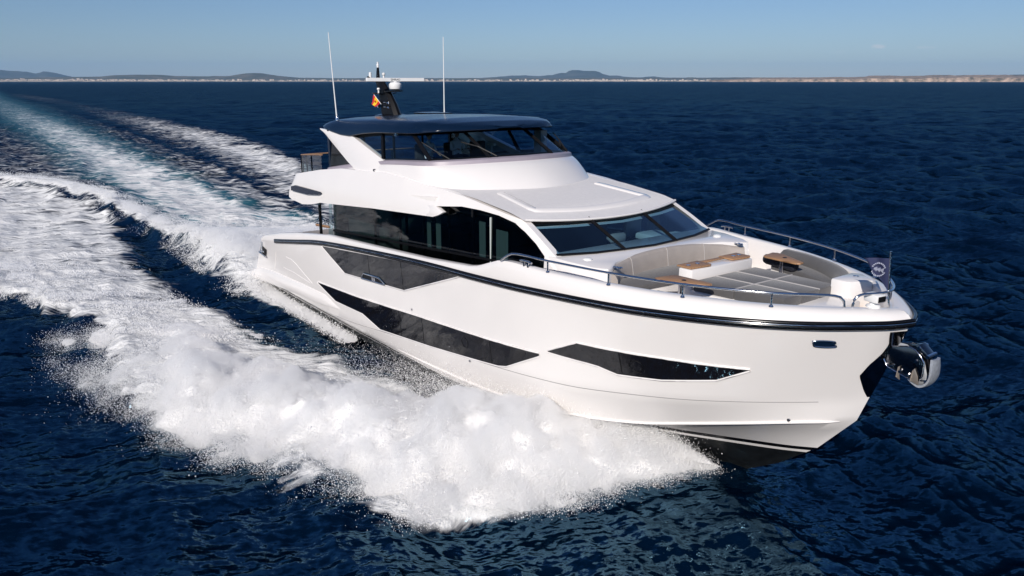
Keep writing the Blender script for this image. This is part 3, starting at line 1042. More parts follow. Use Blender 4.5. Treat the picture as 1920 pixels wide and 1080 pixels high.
# wipers on the bridge screen
for (a, c, e) in (((14.30, -2.10, 6.30), (13.85, -2.28, 6.50), (13.35, -2.42, 6.72)), ((14.95, -.95, 6.37), (14.45, -1.25, 6.62), (14.15, -1.62, 6.74)), ((14.30, 2.20, 6.30), (13.75, 2.34, 6.62), (13.45, 2.34, 6.82))):
    w = MB().tube([a, c], .022, 6).build("wiper", M['rubber'], Y)
    MB().tube([(c[0] + .35 * (c[0] - a[0]) * -1, c[1] + .3, c[2] - .28) if False else ((a[0] + c[0]) / 2 - .1, (a[1] + c[1]) / 2, (a[2] + c[2]) / 2 - .03), c, e], .016, 6).build("wiper_blade", M['rubber'], w)

# ---------------- hardtop
def rt(x):
    b = float(np.interp(x, [6.45, 6.6, 6.9, 7.5, 9, 12, 12.8, 13.3, 13.7, 14.0, 14.18, 14.28], [2.2, 2.42, 2.52, 2.57, 2.6, 2.6, 2.55, 2.42, 2.1, 1.6, 1.1, .5]))
    zc = float(np.interp(x, [6.45, 7.2, 9, 11, 13, 13.8, 14.28], [7.02, 7.19, 7.30, 7.36, 7.36, 7.27, 7.13]))
    zb = float(np.interp(x, [6.45, 7.0, 8.3, 9.0, 10.0, 11, 13, 14.28], [6.88, 6.79, 6.66, 6.66, 6.79, 6.87, 6.94, 7.06]))
    return b, zc, zb


g = []
for x in sorted(set(list(np.linspace(6.45, 13.3, 48)) + list(np.linspace(13.3, 14.28, 16)))):
    b0, zc, zb = rt(x)
    hs = zc - zb
    prof = [(b0 - .12, zb + .03), (b0 - .02, zb), (b0, zb + .02), (b0 - .015, zb + .18 * hs), (b0 - .09, zb + .45 * hs), (b0 - .22, zb + .70 * hs), (b0 - .42, zb + .82 * hs), (b0 * .55, zb + .95 * hs), (b0 * .25, zb + .99 * hs), (0, zc)]
    prof = [(max(p[0], 0.0), p[1]) for p in prof]
    row = [(x, -p[0], p[1]) for p in prof] + [(x, p[0], p[1]) for p in prof[::-1][1:]]
    g.append(row)
hm = MB().grid(g)
hm.poly(g[0])
hm.poly(g[-1][::-1])
hm.grid([[r[0], (r[0][0], 0, r[0][2] + .02), r[-1]] for r in g])
ht = hm.build("hardtop", M['navy'], Y, smooth=50)
MB().box((8.2, 1.1, 7.28), (1.2, .9, .06)).build("roof_hatch", M['black'], ht, bevel=.02)
MB().tube([(11.9, -2.45, 6.86), (12.0, -2.52, 6.86)], .05, 10).build("deck_light", M['steel'], ht)

# whip antennas
for s in (1, -1):
    a = MB().tube([(7.26, -2.18 * s, 7.08), (7.24, -2.19 * s, 7.45), (7.15, -2.27 * s, 9.98)], [.03, .022, .012], 8).build("whip_antenna", M['plastic'], Y)
    MB().lathe((7.26, -2.18 * s, 7.08), [(0.06, 0), (.055, .1), (.03, .16), (0, .17)], 12).build("antenna_base", M['steel'], a)

# mast
ms = MB()
secs = []
for z, x0, x1, w in ((7.2, 6.62, 7.75, .17), (7.6, 6.52, 7.48, .15), (7.97, 6.38, 7.14, .13), (8.25, 6.20, 6.82, .11), (8.5, 6.03, 6.55, .09)):
    secs.append([(x0, -w * .4, z), (x0 + .1, -w, z), (x1 - .12, -w, z), (x1, -w * .3, z), (x1, w * .3, z), (x1 - .12, w, z), (x0 + .1, w, z), (x0, w * .4, z)])
ms.grid(secs, closeu=True)
ms.poly(secs[-1])
mast = ms.build("mast", M['blackm'], Y, smooth=40)
MB().lathe((7.15, 0, 7.14), [(.62, 0), (.6, .06), (.45, .1), (.0, .12)], 20).build("mast_foot", M['black'], mast)
MB().tube([(6.22, 0, 8.48), (6.24, 0, 8.88)], [.075, .045], 10).build("mast_spar", M['black'], mast)
MB().lathe((6.24, 0, 8.88), [(.045, 0), (.05, .1), (.03, .13), (.035, .19), (0, .2)], 12).build("mast_light", M['plastic'], mast)
MB().tube([(6.2, -.40, 8.55), (6.2, -.30, 8.49), (6.25, 0, 8.48), (6.25, .33, 8.48)], .035, 8, squash=(2.0, .8)).build("crosstree", M['black'], mast)
MB().tube([(6.65, -.46, 7.98), (6.75, 0, 7.93), (6.65, .46, 7.98)], .03, 8, squash=(2.5, .8)).build("crosstree", M['black'], mast)
MB().prism([(6.8, -.14, 8.0), (7.75, -.16, 8.04), (7.85, 0, 8.045), (7.75, .16, 8.04), (6.8, .14, 8.0)], (0, 0, .05)).build("radar_platform", M['black'], mast)
MB().lathe((6.2, -.30, 8.51), [(.055, 0), (.05, .18), (.03, .2), (0, .205)], 12).build("gps_antenna", M['plastic'], mast)
MB().lathe((6.25, .22, 8.5), [(.035, 0), (.035, .1), (.06, .12), (.06, .17), (.03, .2), (0, .2)], 12).build("gps_antenna", M['plastic'], mast)
MB().lathe((6.7, -.25, 7.98), [(.03, 0), (.03, .1), (.06, .13), (.05, .18), (0, .19)], 12).build("gps_antenna", M['plastic'], mast)
rad = MB().lathe((7.5, 0, 8.09), [(.12, 0), (.2, .04), (.225, .12), (.22, .2), (.17, .26), (.06, .275), (.06, .33), (0, .33)], 24).build("radar", M['plastic'], mast)
d = Vector((.22, 1, 0)).normalized()
c0 = Vector((7.5, .02, 8.445))
bar = MB()
n0 = Vector((d.y, -d.x, 0))
sec = []
for t in (-1.06, -1.04, 1.04, 1.06):
    k = .75 if abs(t) > 1.05 else 1
    sec.append([tuple(c0 + d * t + n0 * .07 * a * k + Vector((0, 0, .065 * b * k))) for a, b in ((-1, -.8), (-.7, -1), (.7, -1), (1, -.8), (1, .8), (.7, 1), (-.7, 1), (-1, .8))])
bar.grid(sec, closeu=True)
bar.poly(sec[0])
bar.poly(sec[-1])
bar.build("radar_scanner", M['plastic'], mast, smooth=40)


def text_part(name, txt, size, loc, xdir, ydir, material, parent, ext=.002):
    cu = bpy.data.curves.new(name, 'FONT')
    cu.body = txt
    cu.size = size
    cu.align_x = 'CENTER'
    cu.align_y = 'CENTER'
    cu.extrude = ext
    tmp = bpy.data.objects.new(name, cu)
    COL.objects.link(tmp)
    dg = bpy.context.evaluated_depsgraph_get()
    me = bpy.data.meshes.new_from_object(tmp.evaluated_get(dg))
    bpy.data.objects.remove(tmp)
    me.name = name
    x, y = Vector(xdir).normalized(), Vector(ydir).normalized()
    z = x.cross(y)
    R = Matrix((x, y, z)).transposed().to_4x4()
    me.transform(Matrix.Translation(Vector(loc)) @ R)
    me.materials.clear()
    me.materials.append(material)
    o = bpy.data.objects.new(name, me)
    COL.objects.link(o)
    o.parent = parent
    return o


text_part("radar_lettering", "SIMRAD", .10, c0 + n0 * .073 + d * -.02, d, (0, 0, 1), M['blackm'], mast)
# twin horns on the mast
for dz in (0, .16):
    MB().lathe((6.95, -.2, 7.5 + dz), [(.015, 0), (.02, .15), (.05, .28), (.075, .31), (.06, .30), (0, .2)], 12, 'X').build("horn", M['steel'], mast)
    MB().lathe((6.55, -.2, 7.52 + dz), [(0.0, -.04), (.06, -.03), (.06, .05), (0, .06)], 12, 'X').build("horn", M['steel'], mast)

# ---------------- foredeck lounge
# trunk ahead of the windscreen, hollowed for the sofa
so = [(19.3, -2.78), (20.1, -2.74), (20.75, -2.6), (21.05, -2.42), (21.0, -2.26), (20.68, -1.85), (20.5, -1.2), (20.42, -.6), (20.4, 0)]
poly = so + [(x, -y) for x, y in so[:-1]][::-1]
top = [(x, y, float(np.interp(x, [19.3, 20.1, 21], [4.56, 4.54, 4.50]))) for x, y in poly]
tb = MB()
nT = len(top)
bot = [(x * 1.0 + (.06 if abs(y) > 2.35 else 0), y * 1.04 if abs(y) > 2.35 else y, 3.55) for x, y, z in top]
tb.poly(top)
tb.grid([top + [top[0]], bot + [bot[0]]])
tb.build("foredeck_trunk", M['gel'], Y, smooth=30, bevel=.03)
inner_arc = resample(catmull([(21.0, -2.3, 0), (20.66, -1.85, 0), (20.47, -1.2, 0), (20.4, -.6, 0), (20.38, 0, 0), (20.4, .6, 0), (20.47, 1.2, 0), (20.66, 1.85, 0), (21.0, 2.3, 0)], 8), 60)
g = []
n = len(inner_arc)
for i, p in enumerate(inner_arc):
    a, c = inner_arc[max(i - 1, 0)], inner_arc[min(i + 1, n - 1)]
    t = Vector(c - a).normalized()
    nn = Vector((t.y, -t.x, 0))      # towards the bow
    hz = 4.54 - .17 * abs(2 * i / (n - 1) - 1) ** 2
    row = []
    for dd, z in ((.0, 4.0), (-.03, hz - .03), (.0, hz + .015), (.07, hz + .01), (.11, hz - .05), (.15, 4.25), (.18, 4.02)):
        q = Vector(p) + nn * dd
        row.append((q.x, q.y, z))
    g.append(row)
sf = MB().grid(g)
sf.poly(g[0])
sf.poly(g[-1])
sofa = sf.build("sofa_back", M['taupe'], Y, smooth=60)
for i in (14, 30, 45):
    MB().tube([Vector(q) + Vector((.006, 0, .004)) for q in g[i][2:]], .008, 6).build("cushion_seam", M['piping'], sofa)
seat_out = [(21.3, -1.98, 4.0), (21.45, -1.75, 4.0), (21.5, -1.0, 4.0), (21.5, 1.0, 4.0), (21.45, 1.75, 4.0), (21.3, 1.98, 4.0)]
arc2 = [(p[0] + .1, p[1] * .95, 4.0) for p in inner_arc[::4]]
MB().prism(arc2 + seat_out[::-1], (0, 0, .13)).build("sofa_seat", M['cush'], Y, bevel=.035)
MB().prism([(p[0], p[1], 3.6) for p in arc2] + [(p[0] - .04, p[1], 3.6) for p in seat_out[::-1]], (0, 0, .395)).build("sofa_base", M['gel'], Y)
for s in (1, -1):
    for dx in (0, .14):
        MB().lathe((20.93 + dx * .8, s * (2.12 - dx * .2), 4.475), [(.075, 0), (.075, .02), (.05, .022), (.045, -.01), (0, -.012)], 16).build("cup_holder", M['steel'], Y)
    MB().lathe((20.2, -2.25 * s, 4.53), [(.10, 0), (.10, .03), (.06, .05), (0, .055)], 16).build("deck_cap", M['plastic'], Y)

# counter behind the sunpad
ct_ = MB().prism([(21.78, -1.02, 3.7), (22.16, -1.02, 3.7), (22.2, 1.02, 3.7), (21.78, 1.02, 3.7)], (0, 0, .78)).build("counter", M['gel'], Y, bevel=.03)
for y0, y1 in ((-1.0, -.32), (.42, 1.06)):
    MB().prism([(21.70, y0, 4.49), (22.10, y0, 4.49), (22.16, y1 - .1, 4.49), (22.1, y1, 4.49), (21.70, y1, 4.49)], (0, 0, .035)).build("counter_top", M['teak'], ct_, bevel=.01)
MB().prism([(21.74, -.32, 4.485), (21.86, -.32, 4.485), (21.86, .42, 4.485), (21.74, .42, 4.485)], (0, 0, .03)).build("counter_top", M['teak'], ct_, bevel=.008)
for y in (-.85, .9, -.55, .7):
    MB().lathe((21.9, y, 4.527), [(.05, 0), (.05, .006), (.04, .008), (0, .004)], 14).build("cup_ring", M['steel'], ct_)

# sunpad: base and six pads with piping
MB().prism([(22.15, -1.12, 3.7), (24.35, -.98, 3.75), (25.0, -.75, 3.8), (25.0, .75, 3.8), (24.35, .98, 3.75), (22.15, 1.12, 3.7)], (0, 0, .36)).build("sunpad_base", M['gel'], Y, bevel=.05)
sz = lambda x: 4.285 + .02 * (x - 22.2)
px_ = [22.24, 23.25, 24.36]
for i in range(2):
    for j in range(3):
        w0, w1 = (1.07, 1.02) if i == 0 else (1.02, .94)
        f0, f1 = -1 + 2 * j / 3, -1 + 2 * (j + 1) / 3
        e = .008
        x0, x1 = px_[i] + e, px_[i + 1] - e
        q = [(x0, w0 * f0 + e, 4.06), (x1, w1 * f0 + e, 4.06), (x1, w1 * f1 - e, 4.06), (x0, w0 * f1 - e, 4.06)]
        b = MB()
        b.v += [tuple(p) for p in q] + [(p[0], p[1], sz(p[0])) for p in q]
        b.f += [[3, 2, 1, 0], [4, 5, 6, 7], [0, 1, 5, 4], [1, 2, 6, 5], [2, 3, 7, 6], [3, 0, 4, 7]]
        b.build("sunpad_cushion", M['cush'], Y, bevel=.03, seg=3)
for f in (-1 / 3, 1 / 3):
    MB().tube([(22.26, 1.07 * f, sz(22.26) - .004), (23.25, 1.02 * f, sz(23.25) - .004), (24.34, .94 * f, sz(24.34) - .004)], .016, 6).build("sunpad_piping", M['piping'], Y)
MB().tube([(23.25, -1.0, sz(23.25) - .004), (23.25, 1.0, sz(23.25) - .004)], .016, 6).build("sunpad_piping", M['piping'], Y)

# teak cocktail tables on pedestals
for s in (1, -1):
    tp = [(22.02, -2.02), (22.1, -1.56), (22.2, -1.5), (23.02, -1.46), (23.1, -1.52), (23.08, -1.68), (22.3, -2.06), (22.12, -2.08)]
    t = MB().prism(side([(x, y, 4.42) for x, y in tp], s), (0, 0, .04)).build("cocktail_table", M['teak'], Y, bevel=.012)
    MB().tube([(22.5, -1.72 * s, 3.75), (22.5, -1.72 * s, 4.42)], .055, 12).build("table_pedestal", M['steel'], t)
    MB().lathe((22.55, -1.74 * s, 4.461), [(.05, 0), (.05, .006), (.035, .008), (0, .004)], 14).build("cup_ring", M['blackm'], t)
    # side benches along the bulwark
    bench = [(22.0, -2.45), (22.05, -1.95), (23.0, -1.75), (23.9, -1.35), (24.2, -1.35), (24.25, -1.75), (23.4, -2.3), (22.7, -2.62)]
    MB().prism(side([(x, y, 3.7) for x, y in bench], s), (0, 0, .36)).build("bench_base", M['gel'], Y, bevel=.03)
    MB().prism(side([(x, y, 4.06) for x, y in bench], s), (0, 0, .13)).build("bench_seat", M['cush'], Y, bevel=.045, seg=3)
pth = [(21.9, 2.80), (22.6, 2.68), (23.3, 2.38), (23.9, 1.95), (24.28, 1.50)]
pc = resample(catmull([(x, y, 0) for x, y in pth], 8), 30)
g = []
for i, p in enumerate(pc):
    a, c = pc[max(i - 1, 0)], pc[min(i + 1, 29)]
    t = Vector(c - a).normalized()
    nn = Vector((t.y, -t.x, 0))
    if nn.y > 0:
        nn = -nn
    g.append([tuple(Vector(p) + nn * dd + Vector((0, 0, z))) for dd, z in ((-.06, 4.15), (-.08, 4.34), (-.02, 4.42), (.12, 4.41), (.22, 4.34), (.26, 4.22), (.24, 4.15))])
bb = MB().grid(g)
bb.poly(g[0])
bb.poly(g[-1])
bb.build("bench_back", M['cush'], Y, smooth=60)
MB().prism([(24.32, .72, 3.85), (24.72, .72, 3.85), (24.95, 1.25, 3.85), (24.5, 1.62, 3.85), (24.3, 1.5, 3.85)], (0, 0, .64)).build("anchor_locker", M['gel'], Y, bevel=.04)
MB().lathe((24.55, 1.28, 4.49), [(.06, 0), (.06, .012), (.04, .014), (.035, -.01), (0, -.012)], 14).build("cup_ring", M['steel'], Y)
# teak sole of the bow well
MB().prism([(24.4, -1.7, 3.87), (25.3, -.7, 3.92), (25.45, 0, 3.93), (25.3, .7, 3.92), (24.4, 1.7, 3.87)], (0, 0, .02)).build("bow_teak", M['teak'], Y)

# searchlight on the bow cap
sl = MB().lathe((25.78, -.28, 4.40), [(.13, 0), (.12, .03), (.07, .05), (.06, .11), (0, .11)], 16).build("searchlight", M['plastic'], Y)
MB().box((25.79, -.28, 4.575), (.30, .24, .16), rz=-.15).build("lamp_housing", M['plastic'], sl, bevel=.035)
MB().box((25.945, -.305, 4.575), (.02, .18, .10), rz=-.15).build("lamp_lens", M['blackm'], sl)

# ---------------- things carried by the yacht
def aboard(name, p, label, cat, group=None):
    return empty(name, to_world(*p), YAW, label, cat, group)


# anchor on its bow roller
an = aboard("anchor", (26.3, 0, 3.3), "galvanised plough anchor hanging in a polished steel cheek plate off the bow", "anchor")
A0 = Vector((26.3, 0, 3.3))


def rel(pts, o=A0):
    return [tuple(Vector(p) - o) for p in pts]


pl = [(26.0, 3.80), (26.16, 3.71), (26.47, 3.79), (26.58, 3.75), (26.68, 3.67), (26.76, 3.55), (26.76, 3.31), (26.69, 3.15), (26.47, 3.20), (26.12, 3.30), (26.02, 3.45)]
for s in (1, -1):
    p_ = MB().prism(rel([(x, -.13 * s, z) for x, z in pl]), (0, .02 * s, 0)).build("cheek_plate", M['dsteel'], an, bevel=.004)
    MB().tube(rel([(x, -.142 * s, z) for x, z in pl + pl[:1]]), .013, 6).build("plate_edge", M['steel'], p_, smooth=60)
    for x, z in ((26.20, 3.33), (26.36, 3.28), (26.50, 3.24), (26.62, 3.56)):
        MB().lathe(tuple(Vector((x, -.155 * s, z)) - A0), [(0, -.02), (.028, -.018), (.028, .018), (0, .02)], 10, 'Y').build("bolt", M['steel'], p_)
MB().prism(rel([(26.46, -.12, 3.80), (26.62, -.12, 3.86), (26.80, -.12, 3.70), (26.82, -.12, 3.62), (26.68, -.12, 3.70)]), (0, .24, 0)).build("roller_bracket", M['dsteel'], an, bevel=.01)
for z, x in ((3.80, 26.63), (3.68, 26.8)):
    MB().tube(rel([(x, -.16, z), (x, .16, z)]), .035, 10).build("roller", M['steel'], an)
# fluke: a curved plough with raised rim
prof = [(26.93, 3.64, .13), (26.94, 3.45, .16), (26.92, 3.26, .17), (26.85, 3.13, .16), (26.72, 3.05, .15), (26.58, 3.08, .13), (26.45, 3.16, .11), (26.34, 3.23, .09), (26.20, 3.28, .07)]
pcv = resample(catmull(prof, 8), 30)
o_, i_ = [], []
for k, (x, z, w) in enumerate(pcv):
    q = k / 29
    ang = math.pi * (.0 + .62 * min(1, q * 1.6))
    nx, nz = math.cos(ang), -math.sin(ang) * .9
    ro, ri = [], []
    for u in np.linspace(-1, 1, 11):
        c = .03 * u * u
        ro.append(tuple(Vector((x - nx * c, w * u, z - nz * c)) - A0))
        ri.append(tuple(Vector((x - nx * (c + .05), w * u * .97, z - nz * (c + .05))) - A0))
    o_.append(ro)
    i_.append(ri)
MB().slab(o_, i_).build("fluke", M['galv'], an, smooth=40)
MB().tube(rel([(26.74, 0, 3.2), (26.66, 0, 3.5), (26.35, 0, 3.72), (25.95, 0, 3.72)]), [.05, .045, .04, .04], 8, squash=(.7, 1.2)).build("shank", M['galv'], an)
for x0_, x1_, zt_ in ((26.56, 26.72, 3.42), (26.30, 26.38, 3.38)):
    MB().prism(rel([(x0_, -.165, 3.16), (x1_, -.165, 3.12), (x1_ - .03, -.165, 3.28), (x0_ + .06, -.165, zt_), (x0_ + .02, -.165, 3.36)]), (0, .02, 0)).build("palm", mat("warm_steel", (.62, .52, .42), .3, metal=.8), an, bevel=.008)
for k in range(7):
    MB().tube(rel([(25.98 + .012 * k, -.16, 3.38 + .06 * k), (26.0 + .012 * k, -.19, 3.42 + .06 * k), (26.01 + .012 * k, -.16, 3.46 + .06 * k)]), .018, 6).build("chain_link", M['steel'], an)


def cloth(name, material, parent, P00, P10, P01, P11, amp, nu=24, nv=14, waves=2.0, tri=False, th=.004):
    """fabric between four corners with flapping folds (u runs away from the staff)"""
    P00, P10, P01, P11 = map(Vector, (P00, P10, P01, P11))
    nrm = (P10 - P00).cross(P01 - P00).normalized()
    A, B = [], []
    for i in range(nu):
        u = i / (nu - 1)
        r1, r2 = [], []
        for j in range(nv):
            v = j / (nv - 1)
            p = (P00 * (1 - u) + P10 * u) * (1 - v) + (P01 * (1 - u) + P11 * u) * v
            p = p + nrm * amp * u ** .7 * math.sin(waves * 2 * math.pi * u + 1.7 * v)
            r1.append(tuple(p + nrm * th / 2))
            r2.append(tuple(p - nrm * th / 2))
        A.append(r1)
        B.append(r2)
    return MB().slab(A, B).build(name, material, parent, smooth=60), nrm


# navy pennant on the bow staff
fm_navy = mat("navy_pennant_cloth", (0.018, 0.024, 0.075), 0.8, vary=0.08, vscale=12)
fm_white = mat("pale_print", (0.42, 0.44, 0.55), 0.8)
FP = Vector((25.92, 0, 4.42))
pn = aboard("pennant", tuple(FP), "navy triangular pennant with a pale ring emblem flying from the bow staff", "flag")
MB().tube([(0, 0, 0), (-.03, 0, .35), (-.075, 0, .99)], .018, 8).build("staff", M['steel'], pn)
fl, nrm = cloth("pennant_cloth", fm_navy, pn, (-.065, 0, .86), (-.55, -.06, .80), (-.04, 0, .26), (-.50, -.06, .75), .045, waves=1.5)
cen = Vector((-.235, -.035, .63))
ux, uz = Vector((1, .08, .06)).normalized(), Vector((.04, 0, 1)).normalized()
fn = ux.cross(uz)
for sgn in (1, -1):
    em = MB()
    for k in range(22):
        if k in (10, 11, 21, 0):
            continue
        a = 2 * math.pi * k / 22
        r0, r1 = .105, .138
        pts = []
        for aa, r in ((a, r0), (a + .19, r0 + .008), (a + .23, r1), (a + .05, r1 - .006)):
            pts.append(cen + ux * r * math.cos(aa) + uz * r * math.sin(aa) + fn * sgn * .034)
        em.prism(pts, fn * .002 * sgn)
    for k in range(9):
        t = -.085 + .02 * k
        hgt = .018 + .012 * ((k * 7) % 3)
        pts = [cen + ux * (t + dx) + uz * (.25 * -t * .5 + dz) + fn * sgn * .034 for dx, dz in ((0, -hgt), (.012, -hgt), (.018, hgt), (.006, hgt))]
        em.prism(pts, fn * .002 * sgn)
    em.build("emblem", fm_white, fl)

# courtesy flag below the lower crosstree
SP = Vector((6.62, -.42, 7.95))
fg = aboard("courtesy_flag", tuple(SP), "small red and yellow striped flag flying beside the black mast", "flag")
MB().tube([(.0, 0, 0), (.26, .16, -.36)], .009, 6).build("halyard", M['plastic'], fg)
fred = mat("red_flag_cloth", (0.55, 0.015, 0.012), 0.75)
fyel = mat("yellow_flag_cloth", (0.75, 0.45, 0.01), 0.75)
c00, c01 = Vector((.01, 0, -.02)), Vector((.23, .14, -.32))
c10, c11 = Vector((-.06, -.05, -.36)), Vector((.06, .04, -.46))
for nm, v0, v1, mm in (("red_stripe", 0, .25, fred), ("yellow_stripe", .25, .75, fyel), ("red_stripe", .75, 1, fred)):
    cloth(nm, mm, fg, c00.lerp(c01, v0), c10.lerp(c11, v0), c00.lerp(c01, v1), c10.lerp(c11, v1), .02, 12, 6, 1.2)
MB().lathe((.055, .02, -.26), [(0, -.012), (.035, -.01), (.035, .01), (0, .012)], 10, 'Y').build("crest", fred, fg)

# navy bolster cushion on the port bench
bo = aboard("bolster", (22.35, 1.88, 4.17), "dark navy bolster cushion lying on the grey bench under the far teak table", "cushion")
MB().tube([(-.50, .10, .12), (-.47, .10, .12), (-.40, .09, .12), (.40, -.08, .12), (.47, -.10, .12), (.50, -.10, .12)], [.06, .105, .125, .125, .105, .06], 16).build("cushion_cover", M['bolster'], bo, smooth=60)

# ---------------- people at the helm
skin_m = mat("skin", (0.42, 0.24, 0.17), 0.55, vary=0.05, vscale=20)
shirt_m = mat("white_shirt", (0.62, 0.63, 0.64), 0.85, vary=0.05, vscale=10)
trouser_m = mat("navy_trousers", (0.02, 0.025, 0.05), 0.85)
hair_m = mat("dark_hair", (0.02, 0.014, 0.01), 0.6)


def skinned(name, nodes, edges, material, parent, sub=2):
    me = bpy.data.meshes.new(name)
    me.from_pydata([n[:3] for n in nodes], edges, [])
    o = bpy.data.objects.new(name, me)
    COL.objects.link(o)
    o.parent = parent
    sk = o.modifiers.new("skin", 'SKIN')
    sk.use_smooth_shade = True
    layer = me.skin_vertices[0] if me.skin_vertices else None
    if layer is None:
        bm = bmesh.new()
        bm.from_mesh(me)
        bm.verts.layers.skin.verify()
        bm.to_mesh(me)
        bm.free()
        layer = me.skin_vertices[0]
    for i, n in enumerate(nodes):
        layer.data[i].radius = (n[3], n[4] if len(n) > 4 else n[3])
        layer.data[i].use_root = (i == 0)
    ss = o.modifiers.new("subsurf", 'SUBSURF')
    ss.levels = ss.render_levels = sub
    me.materials.append(material)
    return o


def helm_person(loc, rz, label, reach, lean):
    """seated figure, x forward; origin on the seat"""
    r = aboard("person", loc, label, "person")
    r.rotation_euler = (0, 0, YAW + rz)
    sh = .19
    body = [(0, 0, .08, .15, .12), (.02 + lean * .3, 0, .28, .14, .11), (.02 + lean, 0, .47, .15, .11), (.01 + lean, 0, .60, .055, .055), (.02 + lean, 0, .68, .05, .05)]
    edges = [(0, 1), (1, 2), (2, 3), (3, 4)]
    for s in (1, -1):
        b0 = len(body)
        hx = reach if s > 0 else .34
        body += [(.01 + lean, s * sh, .53, .062), (.10 + lean, s * (sh + .06), .30, .047), (hx - .06 + lean, s * (sh - .02), .34, .032)]
        edges += [(2, b0), (b0, b0 + 1), (b0 + 1, b0 + 2)]
        b1 = len(body)
        body += [(.12, s * .09, .07, .085), (.48, s * .11, .09, .065), (.50, s * .11, -.33, .05), (.60, s * .11, -.38, .04)]
        edges += [(0, b1), (b1, b1 + 1), (b1 + 1, b1 + 2), (b1 + 2, b1 + 3)]
    bd = skinned("body", body, edges, shirt_m, r)
    # head with nose, ears and hair
    hc = Vector((.05 + lean, 0, .80))
    hd = MB()
    rings = []
    for k in range(13):
        a = math.pi * k / 12
        zz = math.cos(a) * .118
        rr_ = math.sin(a)
        ring = []
        for t in range(20):
            th = 2 * math.pi * t / 20
            x, y = math.cos(th) * .096 * rr_, math.sin(th) * .076 * rr_
            if zz < 0:
                x *= .92 + .25 * zz
                y *= 1 + 2.2 * zz
            if abs(th) < .4 or abs(th - 2 * math.pi) < .4:
                x += .022 * math.exp(-((zz + .01) / .022) ** 2)
                x -= .008 * math.exp(-((zz - .022) / .012) ** 2)
                x += .006 * math.exp(-((zz + .055) / .012) ** 2)
            ring.append((hc.x + x, hc.y + y, hc.z + zz))
        rings.append(ring)
    hd.grid(rings, closeu=True)
    head = hd.build("head", skin_m, r, smooth=80)
    for s in (1, -1):
        MB().lathe((hc.x - .005, s * .077, hc.z), [(0, -.012), (.02, -.008), (.028, 0), (.02, .008), (0, .012)], 10, 'Y').build("ear", skin_m, head)
        MB().lathe((hc.x + .086, s * .03, hc.z + .02), [(0, -.004), (.011, 0), (0, .004)], 8, 'X').build("eye", hair_m, head)
    hr = MB()
    rings = []
    for k in range(8):
        a = math.pi * .56 * k / 7
        rings.append([(hc.x - .012 + math.cos(2 * math.pi * t / 20) * .103 * math.sin(a), hc.y + math.sin(2 * math.pi * t / 20) * .085 * math.sin(a), hc.z + .012 + math.cos(a) * .122 + (.03 if math.cos(2 * math.pi * t / 20) > .4 else -.015) * (k / 7)) for t in range(20)])
    hr.grid(rings, closeu=True).build("hair", hair_m, r, smooth=80)
    # hands: palm, four fingers and a thumb
    for s in (1, -1):
        hx = (reach if s > 0 else .34) + lean
        hy, hz = s * (sh - .02), .34
        nodes = [(hx - .05, hy, hz, .026), (hx, hy, hz + .004, .036, .018), (hx + .035, hy, hz + .004, .034, .015)]
        ed = [(0, 1), (1, 2)]
        for f in range(4):
            b0 = len(nodes)
            yy = hy + s * (-.027 + .018 * f)
            ln = (.034, .042, .04, .03)[f]
            nodes += [(hx + .055, yy, hz, .0095), (hx + .055 + ln * .7, yy, hz - .016, .0085), (hx + .055 + ln * .8, yy, hz - .04, .0075)]
            ed += [(2, b0), (b0, b0 + 1), (b0 + 1, b0 + 2)]
        b0 = len(nodes)
        nodes += [(hx + .005, hy - s * .04, hz - .008, .012), (hx + .035, hy - s * .055, hz - .02, .0095)]
        ed += [(1, b0), (b0, b0 + 1)]
        skinned("hand", nodes, ed, skin_m, r, 1)
    # trousers follow the legs
    tn = [(0, 0, .06, .155, .125)]
    te = []
    for s in (1, -1):
        b1 = len(tn)
        tn += [(.12, s * .09, .07, .095), (.48, s * .11, .09, .076), (.50, s * .11, -.28, .062)]
        te += [(0, b1), (b1, b1 + 1), (b1 + 1, b1 + 2)]
    skinned("trousers", tn, te, trouser_m, r)
    return r


helm_person((11.85, -.3, 6.02), 0.0, "person in a white shirt seated at the bridge helm, the right-hand one of the two", .42, .02)
helm_person((11.85, -1.35, 5.98), 0.25, "person in a white shirt seated at the bridge helm, the left-hand one of the two", .55, .05)

# ================================================================== THE SEA
# tables in the yacht's frame, measured along its track
T_OUT = np.array([(-420, -235), (-120, -66), (-60, -34), (-30, -21), (-12, -15), (-3.4, -12.4), (.9, -10.6), (5, -10.3), (9, -10.3), (10.9, -10.6), (14, -9.8), (16.7, -8.6), (19, -7.8), (20.8, -6.6), (22.0, -4.2), (22.6, -2.0), (22.9, -.6)])
T_IN = np.array([(-420, -90), (-120, -24), (-60, -13), (-46, -9.3), (-40, -6.6), (-27, -4.9), (-16.2, -4.9), (-8, -5.9), (-1.8, -6.4), (2.1, -6.2), (5.6, -5.7), (8.8, -5.2), (10.7, -4.8), (12.8, -4.2), (16, -2.9), (20, -1.6), (22.9, -.4)])
T_CREST = np.array([(-420, -95), (-120, -26), (-60, -14), (-45.6, -9.0), (-39, -5.9), (-27.3, -4.1), (-15.8, -3.9), (-6.2, -3.2), (1, -3.7), (5.9, -3.55), (9, -3.5)])
T_WL = np.array([(-900, 38), (-430, 11), (-210, 3.7), (-87, .2), (-40, -1.8), (-21.5, -1.9), (-13.9, -2.2), (-5, -3.0), (1.0, -3.2)])
T_WR = np.array([(-900, 48), (-433, 21), (-132, 10.2), (-53, 5.6), (-26, 4.0), (-16, 4.4), (-5, 3.6), (1.0, 3.2)])
T_PI = np.array([(-900, 52), (-517, 27.5), (-276, 24.1), (-110, 14.7), (-50, 10), (-30, 7.6), (-15, 5.6), (0, 4.2), (8, 3.8)])
